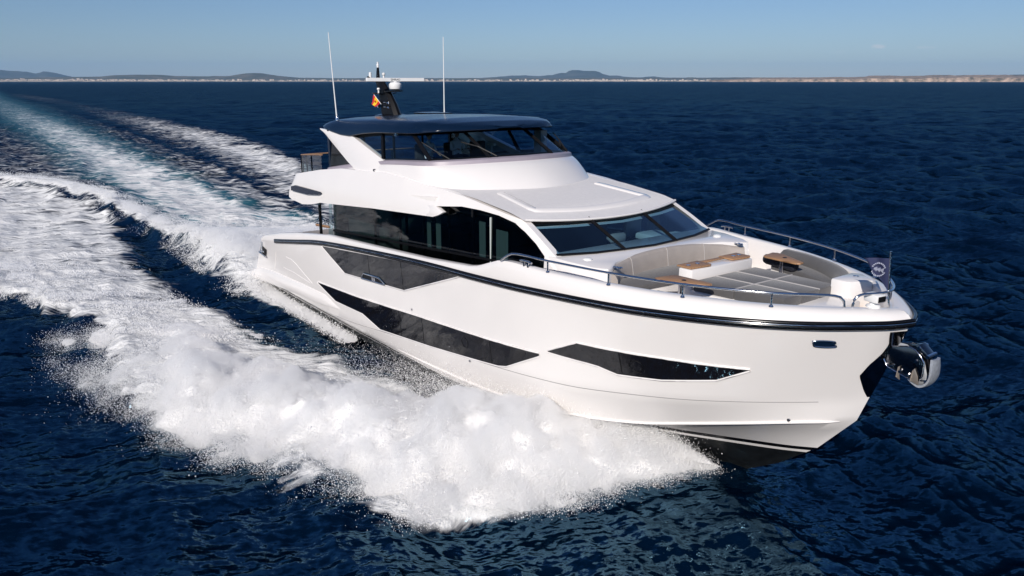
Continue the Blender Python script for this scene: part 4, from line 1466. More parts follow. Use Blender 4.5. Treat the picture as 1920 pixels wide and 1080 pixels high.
T_PO = np.array([(-900, 60), (-738, 46), (-410, 42), (-155, 29.7), (-100, 26.0), (-57, 20.2), (-30, 14.5), (-10, 9.5), (3, 6.0), (12, 4.0)])


def tb_(t, x):
    return np.interp(x, t[:, 0], t[:, 1])


def sstep(a, b, x):
    t = np.clip((x - a) / (b - a), 0, 1)
    return t * t * (3 - 2 * t)


def vnoise(x, y, seed=0, oct_=4, lac=2.0, gain=.5):
    """value noise in the plane, roughly 0..1"""
    tot = np.zeros_like(x)
    amp, s = 1.0, 0.0
    for o in range(oct_):
        r = np.random.default_rng(seed * 17 + o)
        tab = r.random((256, 256))
        fx, fy = np.floor(x), np.floor(y)
        tx, ty = x - fx, y - fy
        tx, ty = tx * tx * (3 - 2 * tx), ty * ty * (3 - 2 * ty)
        ix, iy = fx.astype(np.int64) % 256, fy.astype(np.int64) % 256
        ix1, iy1 = (ix + 1) % 256, (iy + 1) % 256
        tot += amp * ((tab[ix, iy] * (1 - tx) + tab[ix1, iy] * tx) * (1 - ty) + (tab[ix, iy1] * (1 - tx) + tab[ix1, iy1] * tx) * ty)
        s += amp
        amp *= gain
        x, y = x * lac + 13.7, y * lac + 7.3
    return tot / s


def hull_half_water(x):
    L = HL['boot']
    return np.where((x > .4) & (x < 24.0), np.interp(x, L[:, 0], L[:, 1]) - .1, 0)


def fields(bx, by):
    """foam cover, aerated tint, extra height of the water at yacht-frame points"""
    wob = vnoise(bx * .35, by * .35, 3) - .5
    wob2 = vnoise(bx * 1.3, by * 1.3, 5) - .5
    yo, yi, yc = tb_(T_OUT, bx), tb_(T_IN, bx), tb_(T_CREST, bx)
    foam = np.zeros_like(bx)
    aer = np.zeros_like(bx)
    hgt = np.zeros_like(bx)
    x_ok = sstep(23.4, 22.2, bx)
    # broken water left behind by the bow wave
    d_out = by - yo + wob * 3.0 + wob2 * 1.0
    d_in = yi - by + wob * 1.4 + wob2 * .5
    inside = sstep(-.3, .9, d_out) * sstep(-.5, 1.3, d_in) * x_ok * sstep(-330, -70, bx)
    age = np.clip((12 - bx) / 60, 0, 1)
    frac = np.clip((by - yo) / np.maximum(yi - yo, .5), 0, 1)
    rim = np.exp(-((by - yo) / 3.2) ** 2)
    lev = .84 - .14 * age - .12 * frac * sstep(14, 0, bx) + .26 * rim * (1 - .4 * age) + .42 * sstep(0, 14, bx)
    foam = np.maximum(foam, inside * np.clip(lev, 0, 1))
    hgt += inside * (.10 + .38 * rim * (1 - .55 * age) * (.5 + vnoise(bx * .8, by * .8, 9))) * sstep(24, 14, bx)
    # stern wave crest with its steep dark face
    xo = sstep(10.5, 4, bx)
    dc = by - yc + wob * .5
    amp = np.interp(bx, [-120, -46, -25, -8, 2, 9], [.5, .75, .8, .55, .25, .05])
    hgt += xo * amp * np.where(dc > 0, np.exp(-(dc / 2.6) ** 2), np.exp(-(dc / .95) ** 2))
    cw = np.where(dc > 0, 1.0 + .6 * wob2, .22 + .25 * wob2 + np.interp(bx, [-46, -20, 0], [.5, .15, .0]))
    cf = np.exp(-np.abs(dc / np.maximum(cw, .08)) ** 2.2) * xo * sstep(-300, -60, bx)
    foam = np.maximum(foam, cf * np.interp(bx, [-46, -10, 0, 9], [.98, .92, .80, .62]))
    # trough between crest and broken water
    tr_ = sstep(yi - .3, yi + .6, by) * sstep(yc - .2, yc - .9, by) * sstep(15, 8, bx)
    hgt -= .22 * tr_ * np.interp(bx, [-60, -25, -5, 8], [.0, .7, 1, .5])
    # propeller wash
    wl_, wr_ = tb_(T_WL, bx), tb_(T_WR, bx)
    xw = sstep(2.2, .6, bx)
    sf_ = 1 + np.clip(-bx, 0, 300) / 35
    e1, e2 = (by - wl_ + wob * 2.2) / sf_, (wr_ - by + wob * 2.2) / sf_
    w = sstep(-1.2, 1.4, e1) * sstep(-1.2, 1.4, e2) * xw
    age2 = np.clip(-bx / 150, 0, 1) ** .6
    foam = np.maximum(foam, w * (.82 - .34 * age2))
    aer = np.maximum(aer, w * (.85 - .22 * age2) * sstep(0, -14, bx))
    near = np.exp(-(np.minimum(bx + 3, 0) / 9) ** 2) * sstep(-5.0, -3.0, by) * sstep(5.4, 3.2, by) * xw
    foam = np.maximum(foam, near * .97)
    hgt += near * (.35 + .5 * vnoise(bx * .9, by * .9, 11)) * sstep(1.6, -1.5, bx)
    # between crest and wash
    sk = sstep(yc, yc + .5, by) * sstep(wl_ + .5, wl_ - .5, by) * xw
    foam = np.maximum(foam, sk * np.interp(bx, [-200, -40, -12, 0], [.12, .30, .48, .62]))
    sk2 = sstep(wr_, wr_ + .6, by) * sstep(tb_(T_PI, bx) + .4, tb_(T_PI, bx) - .4, by) * xw
    foam = np.maximum(foam, sk2 * np.interp(bx, [-200, -60, -12, 0], [.15, .24, .42, .55]))
    # port wave
    pi_, po_ = tb_(T_PI, bx), tb_(T_PO, bx)
    xp = sstep(14, 6, bx)
    f = np.clip((by - pi_) / np.maximum(po_ - pi_, .5), -.5, 1.5)
    e1, e2 = (by - pi_ + wob * 4) / sf_, (po_ - by + wob * 4) / sf_
    p = sstep(-1.0, 2.6, e1) * sstep(-1.0, 1.5, e2) * xp
    foam = np.maximum(foam, p * (np.interp(bx, [-700, -250, -80, -20, 8], [.34, .42, .48, .60, .85]) + .16 * np.clip(f, 0, 1) ** 2))
    hgt += xp * .45 * np.exp(-((by - po_ + 1.2) / 1.6) ** 2) * np.interp(bx, [-150, -40, 0], [.2, 1, .8])
    # long shoulder swells trailing off to port
    ph = (by - po_) * .9
    hgt += .22 * np.cos(ph) * np.exp(-(ph / 9) ** 2) * sstep(-.5, 2, by - po_) * np.interp(bx, [-150, -60, -5, 12], [0, 1, .8, .1])
    hgt -= .30 * np.exp(-((-by - hull_half_water(bx)) / 1.1) ** 2) * sstep(.5, 3, bx) * sstep(18.5, 15.5, bx) * (by < 0)
    # narrow foam lace along the starboard side of the hull
    hw = hull_half_water(bx)
    dh = -by - hw
    al = (bx > .5) & (bx < 13.5)
    lace = np.where(al, np.exp(-np.abs((dh - .15 + .25 * wob) / ((.30 + .03 * (12 - bx).clip(0, 12)) * (.3 + .7 * sstep(10, 1, bx)) * (1 + 1.2 * wob2))) ** 2), 0) * sstep(11, 3.5, bx)
    foam = np.maximum(foam, lace * .66)
    return np.clip(foam, 0, 1), np.clip(aer, 0, 1), hgt


# --- wind waves: a sum of travelling waves
NW = 120
lam = np.exp(RNG.uniform(math.log(.17), math.log(9.0), NW))
lam.sort()
wdir = np.where(RNG.random(NW) < .55, RNG.normal(math.radians(27), math.radians(11), NW), RNG.normal(math.radians(116), math.radians(13), NW))
slope = .036 * np.interp(np.log(lam), np.log([.17, .4, 1.0, 2.5, 5.0, 9]), [.9, 1.25, 1.25, 1.25, 1.1, .8])
wamp = slope * lam / (2 * math.pi)
wph = RNG.uniform(0, 2 * math.pi, NW)


def waves(X, Yy, dist):
    Z = np.zeros_like(X)
    DX = np.zeros_like(X)
    DY = np.zeros_like(X)
    sp_ = np.maximum(dist * np.where(dist < 170, .0048, .0085), .05)
    gust = .55 + .9 * vnoise(X * .035, Yy * .035, 21, 3)
    for L, th, a, p in zip(lam, wdir, wamp, wph):
        k = 2 * math.pi / L
        w = sstep(1.8, 3.6, L / sp_)
        c, s = math.cos(th), math.sin(th)
        ph = k * (X * c + Yy * s) + p
        g_ = a * w * (gust if L < 2.5 else 1)
        Z += g_ * np.cos(ph)
        sn = np.sin(ph) * g_
        DX -= sn * c * .9
        DY -= sn * s * .9
    return Z, DX, DY


def ring_radii():
    r = [3.0]
    while r[-1] < 42000:
        x = r[-1]
        r.append(x + max(.06, x * (.0042 if x < 170 else (.0085 if x < 600 else .03))))
    return np.array(r)


RAD = ring_radii()
angs = np.concatenate([np.linspace(-52, 52, 1150), np.linspace(52, 308, 130)[1:-1]])
angs = np.radians(angs)
RR, AA = np.meshgrid(RAD, angs, indexing='ij')
WX, WY = (RR * np.sin(AA)).ravel(), (RR * np.cos(AA)).ravel()
DI = RR.ravel()
bx, by = to_boat(WX, WY)
foam = np.zeros_like(WX)
aer = np.zeros_like(WX)
hg = np.zeros_like(WX)
sel = (bx > -1000) & (bx < 25) & (by > -300) & (by < 80)
foam[sel], aer[sel], hg[sel] = fields(bx[sel], by[sel])
ZZ, DX, DY = waves(WX, WY, DI)
damp = 1 - .55 * np.clip(foam, 0, 1)
ZZ = ZZ * damp + hg
# crisp turbulent relief on foamy water close by
fs = foam > .25
rel_ = vnoise(bx[fs] * 2.2, by[fs] * 3.0, 31, 4) - .5
ZZ[fs] += rel_ * .22 * foam[fs] * np.exp(-DI[fs] / 90)
WX2, WY2 = WX + DX * damp, WY + DY * damp
nr, na = RR.shape
vid = np.arange(nr * na).reshape(nr, na)
q = np.stack([vid[:-1, :], np.roll(vid, -1, 1)[:-1, :], np.roll(vid, -1, 1)[1:, :], vid[1:, :]], -1).reshape(-1, 4)
verts = np.stack([WX2, WY2, ZZ], -1)
cv = np.array([[0, 0, 0]])
verts = np.vstack([verts, cv])
cid = nr * na
tri = np.stack([np.full(na, cid), np.roll(vid[0], -1), vid[0]], -1)


def fast_mesh(name, verts, quads, tris=None):
    me = bpy.data.meshes.new(name)
    nq = len(quads)
    nt = 0 if tris is None else len(tris)
    me.vertices.add(len(verts))
    me.vertices.foreach_set("co", verts.astype(np.float32).ravel())
    loops = quads.ravel() if nt == 0 else np.concatenate([quads.ravel(), tris.ravel()])
    me.loops.add(len(loops))
    me.loops.foreach_set("vertex_index", loops.astype(np.int32))
    me.polygons.add(nq + nt)
    st = np.concatenate([np.arange(nq) * 4, nq * 4 + np.arange(nt) * 3])
    me.polygons.foreach_set("loop_start", st.astype(np.int32))
    me.polygons.foreach_set("use_smooth", np.ones(nq + nt, bool))
    me.update(calc_edges=True)
    return me


def add_attr(me, name, vals):
    a = me.attributes.new(name, 'FLOAT', 'POINT')
    a.data.foreach_set("value", vals.astype(np.float32))


sea_me = fast_mesh("sea", verts, q[:, ::-1], tri[:, ::-1])
add_attr(sea_me, "foam", np.append(foam, 0))
add_attr(sea_me, "age", np.append(.62 * np.clip((-bx - 12) / 110, 0, 1) ** .7, 0))
add_attr(sea_me, "aerated", np.append(aer, 0))
sea = bpy.data.objects.new("sea", sea_me)
COL.objects.link(sea)
sea['kind'] = 'structure'


def sea_material():
    m = bpy.data.materials.new("sea_water")
    m.use_nodes = True
    n, l = m.node_tree.nodes, m.node_tree.links
    n.remove(n['Principled BSDF'])
    p = n.new('ShaderNodeBsdfDiffuse')
    gl = n.new('ShaderNodeBsdfGlossy')
    gl.inputs['Roughness'].default_value = .12
    gl.inputs['Color'].default_value = (.35, .71, 1.0, 1)
    fr_ = n.new('ShaderNodeFresnel')
    fr_.inputs['IOR'].default_value = 1.333
    cap_ = n.new('ShaderNodeMath')
    cap_.operation = 'DIVIDE'
    wmix = n.new('ShaderNodeMixShader')
    out = n['Material Output']
    geo = n.new('ShaderNodeNewGeometry')
    # wavelets too small for the mesh: a direct tilt of the normal
    mp = n.new('ShaderNodeMapping')
    mp.inputs['Rotation'].default_value = (0, 0, math.radians(-18))
    mp.inputs['Scale'].default_value = (.55, 1.25, 1)
    l.new(geo.outputs['Position'], mp.inputs[0])

    def tilt(scale, detail, k):
        no = n.new('ShaderNodeTexNoise')
        no.noise_dimensions = '2D'
        no.inputs['Scale'].default_value = scale
        no.inputs['Detail'].default_value = detail
        no.inputs['Roughness'].default_value = .6
        l.new(mp.outputs[0], no.inputs['Vector'])
        s = n.new('ShaderNodeVectorMath')
        s.operation = 'SUBTRACT'
        s.inputs[1].default_value = (.5, .5, .5)
        l.new(no.outputs['Color'], s.inputs[0])
        mu = n.new('ShaderNodeVectorMath')
        mu.operation = 'MULTIPLY'
        mu.inputs[1].default_value = (k, k, 0)
        l.new(s.outputs[0], mu.inputs[0])
        return mu
    a, b = tilt(5.5, 3, 1.7), tilt(1.3, 4, .9)
    ad = n.new('ShaderNodeVectorMath')
    l.new(a.outputs[0], ad.inputs[0])
    l.new(b.outputs[0], ad.inputs[1])
    for sc_, de_, k_ in ((.24, 4, 2.0), (.06, 3, .9)):
        cc, prev = tilt(sc_, de_, k_), ad
        ad = n.new('ShaderNodeVectorMath')
        l.new(prev.outputs[0], ad.inputs[0])
        l.new(cc.outputs[0], ad.inputs[1])
    ad2 = n.new('ShaderNodeVectorMath')
    l.new(ad.outputs[0], ad2.inputs[0])
    l.new(geo.outputs['Normal'], ad2.inputs[1])
    nm = n.new('ShaderNodeVectorMath')
    nm.operation = 'NORMALIZE'
    l.new(ad2.outputs[0], nm.inputs[0])
    l.new(nm.outputs[0], gl.inputs['Normal'])
    l.new(nm.outputs[0], fr_.inputs['Normal'])
    gain_ = n.new('ShaderNodeMath')
    gain_.operation = 'MULTIPLY'
    gain_.inputs[1].default_value = 1.08
    l.new(fr_.outputs[0], gain_.inputs[0])
    dv_ = n.new('ShaderNodeMath')
    dv_.operation = 'MULTIPLY_ADD'
    dv_.inputs[1].default_value = 1 / .17
    dv_.inputs[2].default_value = 1.0
    l.new(gain_.outputs[0], dv_.inputs[0])
    l.new(gain_.outputs[0], cap_.inputs[0])
    l.new(dv_.outputs[0], cap_.inputs[1])
    l.new(cap_.outputs[0], wmix.inputs[0])
    l.new(p.outputs[0], wmix.inputs[1])
    l.new(gl.outputs[0], wmix.inputs[2])
    at = n.new('ShaderNodeAttribute')
    at.attribute_name = "foam"
    aa = n.new('ShaderNodeAttribute')
    aa.attribute_name = "aerated"
    mixc = n.new('ShaderNodeMix')
    mixc.data_type = 'RGBA'
    mixc.inputs[6].default_value = (0.0001, 0.0040, 0.0130, 1)
    mixc.inputs[7].default_value = (0.07, 0.27, 0.33, 1)
    # a little aeration wherever there is foam
    l.new(aa.outputs['Fac'], mixc.inputs[0])
    l.new(mixc.outputs[2], p.inputs['Color'])
    # lacy foam cover in the yacht's frame, drawn out along the wake
    mp2 = n.new('ShaderNodeMapping')
    mp2.inputs['Rotation'].default_value = (0, 0, -YAW)
    mp2.inputs['Scale'].default_value = (.42, 1.0, 1)
    l.new(geo.outputs['Position'], mp2.inputs[0])
    n1 = n.new('ShaderNodeTexNoise')
    n1.inputs['Scale'].default_value = 1.25
    n1.inputs['Detail'].default_value = 9
    n1.inputs['Roughness'].default_value = .68
    n1.inputs['Distortion'].default_value = .9
    l.new(mp2.outputs[0], n1.inputs['Vector'])
    n2 = n.new('ShaderNodeTexVoronoi')
    n2.feature = 'DISTANCE_TO_EDGE'
    n2.inputs['Scale'].default_value = 1.9
    n2.inputs['Randomness'].default_value = 1
    wp = n.new('ShaderNodeVectorMath')
    wp.operation = 'MULTIPLY_ADD'
    wp.inputs[1].default_value = (.9, .9, 0)
    l.new(n1.outputs['Color'], wp.inputs[0])
    l.new(mp2.outputs[0], wp.inputs[2])
    l.new(wp.outputs[0], n2.inputs['Vector'])
    # cell walls raise the cover
    vr = n.new('ShaderNodeMapRange')
    vr.inputs['From Min'].default_value = 0
    vr.inputs['From Max'].default_value = .35
    vr.inputs['To Min'].default_value = .16
    vr.inputs['To Max'].default_value = -.07
    l.new(n2.outputs['Distance'], vr.inputs['Value'])
    nn = n.new('ShaderNodeMapRange')
    nn.inputs['From Min'].default_value = .28
    nn.inputs['From Max'].default_value = .72
    l.new(n1.outputs['Fac'], nn.inputs['Value'])
    ag = n.new('ShaderNodeAttribute')
    ag.attribute_name = "age"
    lp = n.new('ShaderNodeMix')
    lp.inputs[3].default_value = .5
    l.new(ag.outputs['Fac'], lp.inputs[0])
    l.new(nn.outputs[0], lp.inputs[2])
    s1 = n.new('ShaderNodeMath')
    l.new(lp.outputs[0], s1.inputs[0])
    l.new(vr.outputs[0], s1.inputs[1])
    s2 = n.new('ShaderNodeMath')
    s2.operation = 'ADD'
    l.new(s1.outputs[0], s2.inputs[0])
    l.new(at.outputs['Fac'], s2.inputs[1])
    fm = n.new('ShaderNodeMapRange')
    fm.interpolation_type = 'SMOOTHSTEP'
    fm.inputs['From Min'].default_value = .76
    fm.inputs['From Max'].default_value = 1.30
    l.new(s2.outputs[0], fm.inputs['Value'])
    # nothing where no foam at all
    gt = n.new('ShaderNodeMapRange')
    gt.inputs['From Min'].default_value = .03
    gt.inputs['From Max'].default_value = .2
    l.new(at.outputs['Fac'], gt.inputs['Value'])
    fx = n.new('ShaderNodeMath')
    fx.operation = 'MULTIPLY'
    l.new(fm.outputs[0], fx.inputs[0])
    l.new(gt.outputs[0], fx.inputs[1])
    fo = n.new('ShaderNodeBsdfDiffuse')
    fo.inputs[0].default_value = (.80, .80, .79, 1)
    bp = n.new('ShaderNodeBump')
    bp.inputs['Strength'].default_value = .8
    bp.inputs['Distance'].default_value = .16
    l.new(s2.outputs[0], bp.inputs['Height'])
    l.new(bp.outputs[0], fo.inputs['Normal'])
    mx = n.new('ShaderNodeMixShader')
    l.new(fx.outputs[0], mx.inputs[0])
    l.new(wmix.outputs[0], mx.inputs[1])
    l.new(fo.outputs[0], mx.inputs[2])
    l.new(mx.outputs[0], out.inputs[0])
    return m


sea_me.materials.append(sea_material())

# ---------------- bow wave: a mound of broken water with spray thrown off it
foam_m = bpy.data.materials.new("white_water")
foam_m.use_nodes = True
fn_, fl_ = foam_m.node_tree.nodes, foam_m.node_tree.links
pp = fn_['Principled BSDF']
pp.inputs['Base Color'].default_value = (.85, .84, .83, 1)
pp.inputs['Roughness'].default_value = .9
pp.inputs['Specular IOR Level'].default_value = .1
tc_ = fn_.new('ShaderNodeTexCoord')
nz_ = fn_.new('ShaderNodeTexNoise')
nz_.inputs['Scale'].default_value = 7
nz_.inputs['Detail'].default_value = 8
nz_.inputs['Roughness'].default_value = .7
fl_.new(tc_.outputs['Object'], nz_.inputs['Vector'])
bp_ = fn_.new('ShaderNodeBump')
bp_.inputs['Strength'].default_value = .6
bp_.inputs['Distance'].default_value = .08
fl_.new(nz_.outputs['Fac'], bp_.inputs['Height'])
fl_.new(bp_.outputs[0], pp.inputs['Normal'])

T_RIDGE = np.array([(2, .15), (6, .35), (9, .6), (12, .95), (15, 1.25), (18, 1.25), (20, 1.0), (21.5, .6), (22.4, .25), (22.9, .05)])


def mound(bx, by):
    """height of the bow wave mass above the sea (yacht frame)"""
    yo, yi = tb_(T_OUT, bx), tb_(T_IN, bx)
    w1 = vnoise(bx * .45 + 3, by * .45, 41, 3) - .5
    w2 = vnoise(bx * 1.7, by * 1.7, 43, 3) - .5
    d_out = by - yo + w1 * 2.4 + w2 * 1.1
    d_in = np.where(bx > 12.5, 9, yi - by + w1 * 1.2 + w2 * .5)
    H = tb_(T_RIDGE, bx)
    up = sstep(-.1, 2.3, d_out)
    dn = sstep(-.1, 1.8, d_in)
    back = 1 - .92 * sstep(1.8, 4.8, d_out) * sstep(20.5, 16.5, bx)
    n1 = vnoise(bx * .9, by * .9, 47, 5, gain=.55)
    n2 = vnoise(bx * 3.1, by * 3.1, 53, 4, gain=.6)
    z = H * up * dn * back * (.45 + .85 * n1) + .16 * (n2 - .4) * up * dn * np.minimum(1, H * 2)
    z = z - .45 * sstep(2.4, 4.4, d_out) * sstep(19.2, 16.4, bx) * sstep(7, 10, bx)
    return z - .30 * (1 - sstep(-.35, .35, d_out) * sstep(-.35, .35, d_in)), d_out, d_in


gx = np.arange(1.0, 23.2, .06)
gy = np.arange(-12.8, -.2, .06)
GX, GY = np.meshgrid(gx, gy, indexing='ij')
GZ, d_o, d_i = mound(GX, GY)
# stay outside the hull
HW = np.maximum(hull_half_water(GX), 0)
hid = -GY < HW - .35
GZ = np.where(hid, np.minimum(GZ, -.2), GZ)
vi = np.arange(GX.size).reshape(GX.shape)
qq = np.stack([vi[:-1, :-1], vi[1:, :-1], vi[1:, 1:], vi[:-1, 1:]], -1)
zmax = np.maximum.reduce([GZ[:-1, :-1], GZ[1:, :-1], GZ[1:, 1:], GZ[:-1, 1:]])
qq = qq[zmax > -.05].reshape(-1, 4)
used = np.unique(qq)
remap = -np.ones(GX.size, int)
remap[used] = np.arange(len(used))
bw_me = fast_mesh("bow_wave", np.stack([GX.ravel(), GY.ravel(), GZ.ravel()], -1)[used], remap[qq])
bw_me.materials.append(foam_m)
bwave = bpy.data.objects.new("bow_wave", bw_me)
COL.objects.link(bwave)
bwave.location = (OX, OY, 0)
bwave.rotation_euler = (0, 0, YAW)
tag(bwave, "mass of white broken water thrown out from the yacht's bow", "bow wave", kind='stuff')


def droplets(name, P, R, label, cat, material):
    me = bpy.data.meshes.new(name)
    me.vertices.add(len(P))
    me.vertices.foreach_set("co", P.astype(np.float32).ravel())
    add_attr(me, "rad", R)
    me.update()
    o = bpy.data.objects.new(name, me)
    COL.objects.link(o)
    o.location = (OX, OY, 0)
    o.rotation_euler = (0, 0, YAW)
    ng = bpy.data.node_groups.new(name, 'GeometryNodeTree')
    ng.interface.new_socket("Geometry", in_out='INPUT', socket_type='NodeSocketGeometry')
    ng.interface.new_socket("Geometry", in_out='OUTPUT', socket_type='NodeSocketGeometry')
    gi, go = ng.nodes.new('NodeGroupInput'), ng.nodes.new('NodeGroupOutput')
    m2p = ng.nodes.new('GeometryNodeMeshToPoints')
    na_ = ng.nodes.new('GeometryNodeInputNamedAttribute')
    na_.data_type = 'FLOAT'
    na_.inputs['Name'].default_value = "rad"
    sm = ng.nodes.new('GeometryNodeSetMaterial')
    sm.inputs['Material'].default_value = material
    ng.links.new(gi.outputs[0], m2p.inputs['Mesh'])
    ng.links.new(na_.outputs['Attribute'], m2p.inputs['Radius'])
    ng.links.new(m2p.outputs[0], sm.inputs[0])
    ng.links.new(sm.outputs[0], go.inputs[0])
    md = o.modifiers.new("points", 'NODES')
    md.node_group = ng
    me.materials.append(material)
    tag(o, label, cat, kind='stuff')
    return o


drop_m = bpy.data.materials.new("spray_droplets")
drop_m.use_nodes = True
dn_, dl_ = drop_m.node_tree.nodes, drop_m.node_tree.links
dn_.clear()
do_ = dn_.new('ShaderNodeOutputMaterial')
dd_ = dn_.new('ShaderNodeBsdfDiffuse')
dd_.inputs[0].default_value = (.96, .955, .95, 1)
dt_ = dn_.new('ShaderNodeBsdfTranslucent')
dt_.inputs[0].default_value = (.96, .955, .95, 1)
dm_ = dn_.new('ShaderNodeMixShader')
dm_.inputs[0].default_value = .42
dl_.new(dd_.outputs[0], dm_.inputs[1])
dl_.new(dt_.outputs[0], dm_.inputs[2])
dl_.new(dm_.outputs[0], do_.inputs[0])

# droplets over the mound, thickest at its ragged outer rim
NP = 1300000
px0 = RNG.uniform(3, 23.0, NP * 2)
py0 = RNG.uniform(-13, -.3, NP * 2)
zz0, do0, di0 = mound(px0, py0)
rimw = np.exp(-((do0 - .4) / .75) ** 2)
body = sstep(.2, 1.2, do0) * sstep(.0, .6, di0)
cl = vnoise(px0 * 1.1, py0 * 1.1, 61, 4)
prob = (.95 * rimw + .42 * body * (1 - .85 * sstep(2.5, 4.5, do0) * sstep(19.3, 16.3, px0))) * sstep(.30, .62, cl + .25 * rimw) * sstep(-.6, .1, di0) * np.interp(px0, [3, 8, 14, 22.9], [.25, .6, 1, 1])
keep = (RNG.random(NP * 2) < prob) & (-py0 > hull_half_water(px0) - .1)
px0, py0, zz0, do0 = px0[keep], py0[keep], zz0[keep], do0[keep]
k = min(NP, len(px0))
px0, py0, zz0, do0 = px0[:k], py0[:k], zz0[:k], do0[:k]
lift = RNG.exponential(1, k) * (1 - .92 * sstep(2.0, 4.5, do0) * sstep(21, 17, px0)) * np.interp(px0, [3, 10, 18, 22.9], [.06, .16, .22, .12]) * (.35 + 1.3 * vnoise(px0 * .8, py0 * .8, 67, 3))
jit = RNG.normal(0, .10, (k, 2))
P1 = np.stack([px0 + jit[:, 0], py0 + jit[:, 1] - .25 * lift, np.maximum(zz0, -.02) + lift], -1)
R1 = np.exp(RNG.normal(math.log(.0050), .40, k)).clip(.003, .022)

# ballistic sheet flung from the stem
NB = 300000
xe = 22.9 - RNG.exponential(1.6, NB).clip(0, 9)
t = RNG.random(NB) ** 1.1
L_ = HL['boot']
ye = -np.interp(xe, L_[:, 0], L_[:, 1]) + .05
vx = -RNG.normal(5.0, 1.6, NB)
vy = -np.abs(RNG.normal(3.4, 1.9, NB))
vz = np.abs(RNG.normal(3.0, .75, NB))
T_ = .62 * t
xs_, ys_, zs_ = xe + vx * T_, ye + vy * T_, .15 + vz * T_ - 4.9 * T_ ** 2
ok = (zs_ > -.05) & (-ys_ > hull_half_water(xs_) + .02)
P2 = np.stack([xs_, ys_, zs_], -1)[ok]
R2 = np.exp(RNG.normal(math.log(.0042), .4, len(P2))).clip(.0025, .018)
droplets("bow_spray", np.vstack([P1, P2]), np.concatenate([R1, R2]), "cloud of white spray droplets flying off the bow wave", "spray", drop_m)

SC.cycles.volume_bounces = 7
SC.cycles.volume_step_rate = 1.0
mist_m = bpy.data.materials.new("spray_mist")
mist_m.use_nodes = True
mn_, ml_ = mist_m.node_tree.nodes, mist_m.node_tree.links
mn_.clear()
mo_ = mn_.new('ShaderNodeOutputMaterial')
mv_ = mn_.new('ShaderNodeVolumePrincipled')
mv_.inputs['Color'].default_value = (.998, .997, .995, 1)
mv_.inputs['Anisotropy'].default_value = .1
mt_ = mn_.new('ShaderNodeTexCoord')
mz_ = mn_.new('ShaderNodeTexNoise')
mz_.inputs['Scale'].default_value = 1.7
mz_.inputs['Detail'].default_value = 5
mz_.inputs['Roughness'].default_value = .62
mr_ = mn_.new('ShaderNodeMapRange')
mr_.inputs['From Min'].default_value = .40
mr_.inputs['From Max'].default_value = .66
mr_.inputs['To Min'].default_value = 0
mr_.inputs['To Max'].default_value = 7.0
ml_.new(mt_.outputs['Object'], mz_.inputs['Vector'])
ml_.new(mz_.outputs['Fac'], mr_.inputs['Value'])
ml_.new(mr_.outputs[0], mv_.inputs['Density'])
ml_.new(mv_.outputs[0], mo_.inputs['Volume'])


def mist(name, x0, x1, y0, y1, step, topf, label):
    ax, ay = np.arange(x0, x1, step), np.arange(y0, y1, step)
    AX, AY = np.meshgrid(ax, ay, indexing='ij')
    AZ = topf(AX, AY)
    n_, m_ = AX.shape
    top = np.stack([AX, AY, AZ], -1).reshape(-1, 3)
    bot = np.stack([AX, AY, np.full_like(AX, -1.2)], -1).reshape(-1, 3)
    v_ = np.arange(n_ * m_).reshape(n_, m_)
    qt = np.stack([v_[:-1, :-1], v_[1:, :-1], v_[1:, 1:], v_[:-1, 1:]], -1).reshape(-1, 4)
    rim = list(v_[:, 0]) + list(v_[-1, 1:]) + list(v_[-2::-1, -1]) + list(v_[0, -2:0:-1])
    rim = np.array(rim)
    r2 = np.roll(rim, -1)
    o_ = n_ * m_
    qs = np.stack([rim, rim + o_, r2 + o_, r2], -1)
    me = fast_mesh(name, np.vstack([top, bot]), np.vstack([qt, qt[:, ::-1] + o_, qs]))
    me.materials.append(mist_m)
    o = bpy.data.objects.new(name, me)
    COL.objects.link(o)
    o.location = (OX, OY, 0)
    o.rotation_euler = (0, 0, YAW)
    return tag(o, label, "mist", kind='stuff')


def bow_top(x, y):
    z, do, di = mound(x, y)
    n1 = vnoise(x * .8 + 9, y * .8, 83, 4)
    k_ = sstep(-.7, 1.0, do) * sstep(-.5, .9, di) * np.interp(x, [4, 9, 15, 20, 21.8, 22.7, 23.1], [.1, .5, 1, 1, .85, .5, 0]) * (1 - .97 * sstep(2.0, 4.6, do) * sstep(20.3, 16.8, x))
    hide_ = -y < hull_half_water(x) - .1
    return np.where(hide_, -.9, np.maximum(z, 0) * sstep(-.7, .2, do) + k_ * (.12 + .75 * n1 ** 1.3) - .7 * (1 - np.minimum(1, k_ * 6)))


mist("bow_mist", 4.0, 23.2, -12.6, -.3, .12, bow_top, "soft white mist hanging over the bow wave")


def wash_top(x, y):
    _, _, h_ = fields(x, y)
    n1 = vnoise(x * .8 + 5, y * .8, 87, 4)
    k_ = np.interp(x, [-12, -7, -2, .2, .6], [0, .5, 1, .7, 0]) * sstep(-4.2, -2.6, y) * sstep(4.8, 3.0, y)
    return h_ * np.minimum(1, k_ * 3) + k_ * (.1 + .8 * n1) - .7 * (1 - np.minimum(1, k_ * 6))


mist("wash_mist", -12.0, .65, -4.6, 5.0, .15, wash_top, "white mist boiling up behind the yacht's transom")

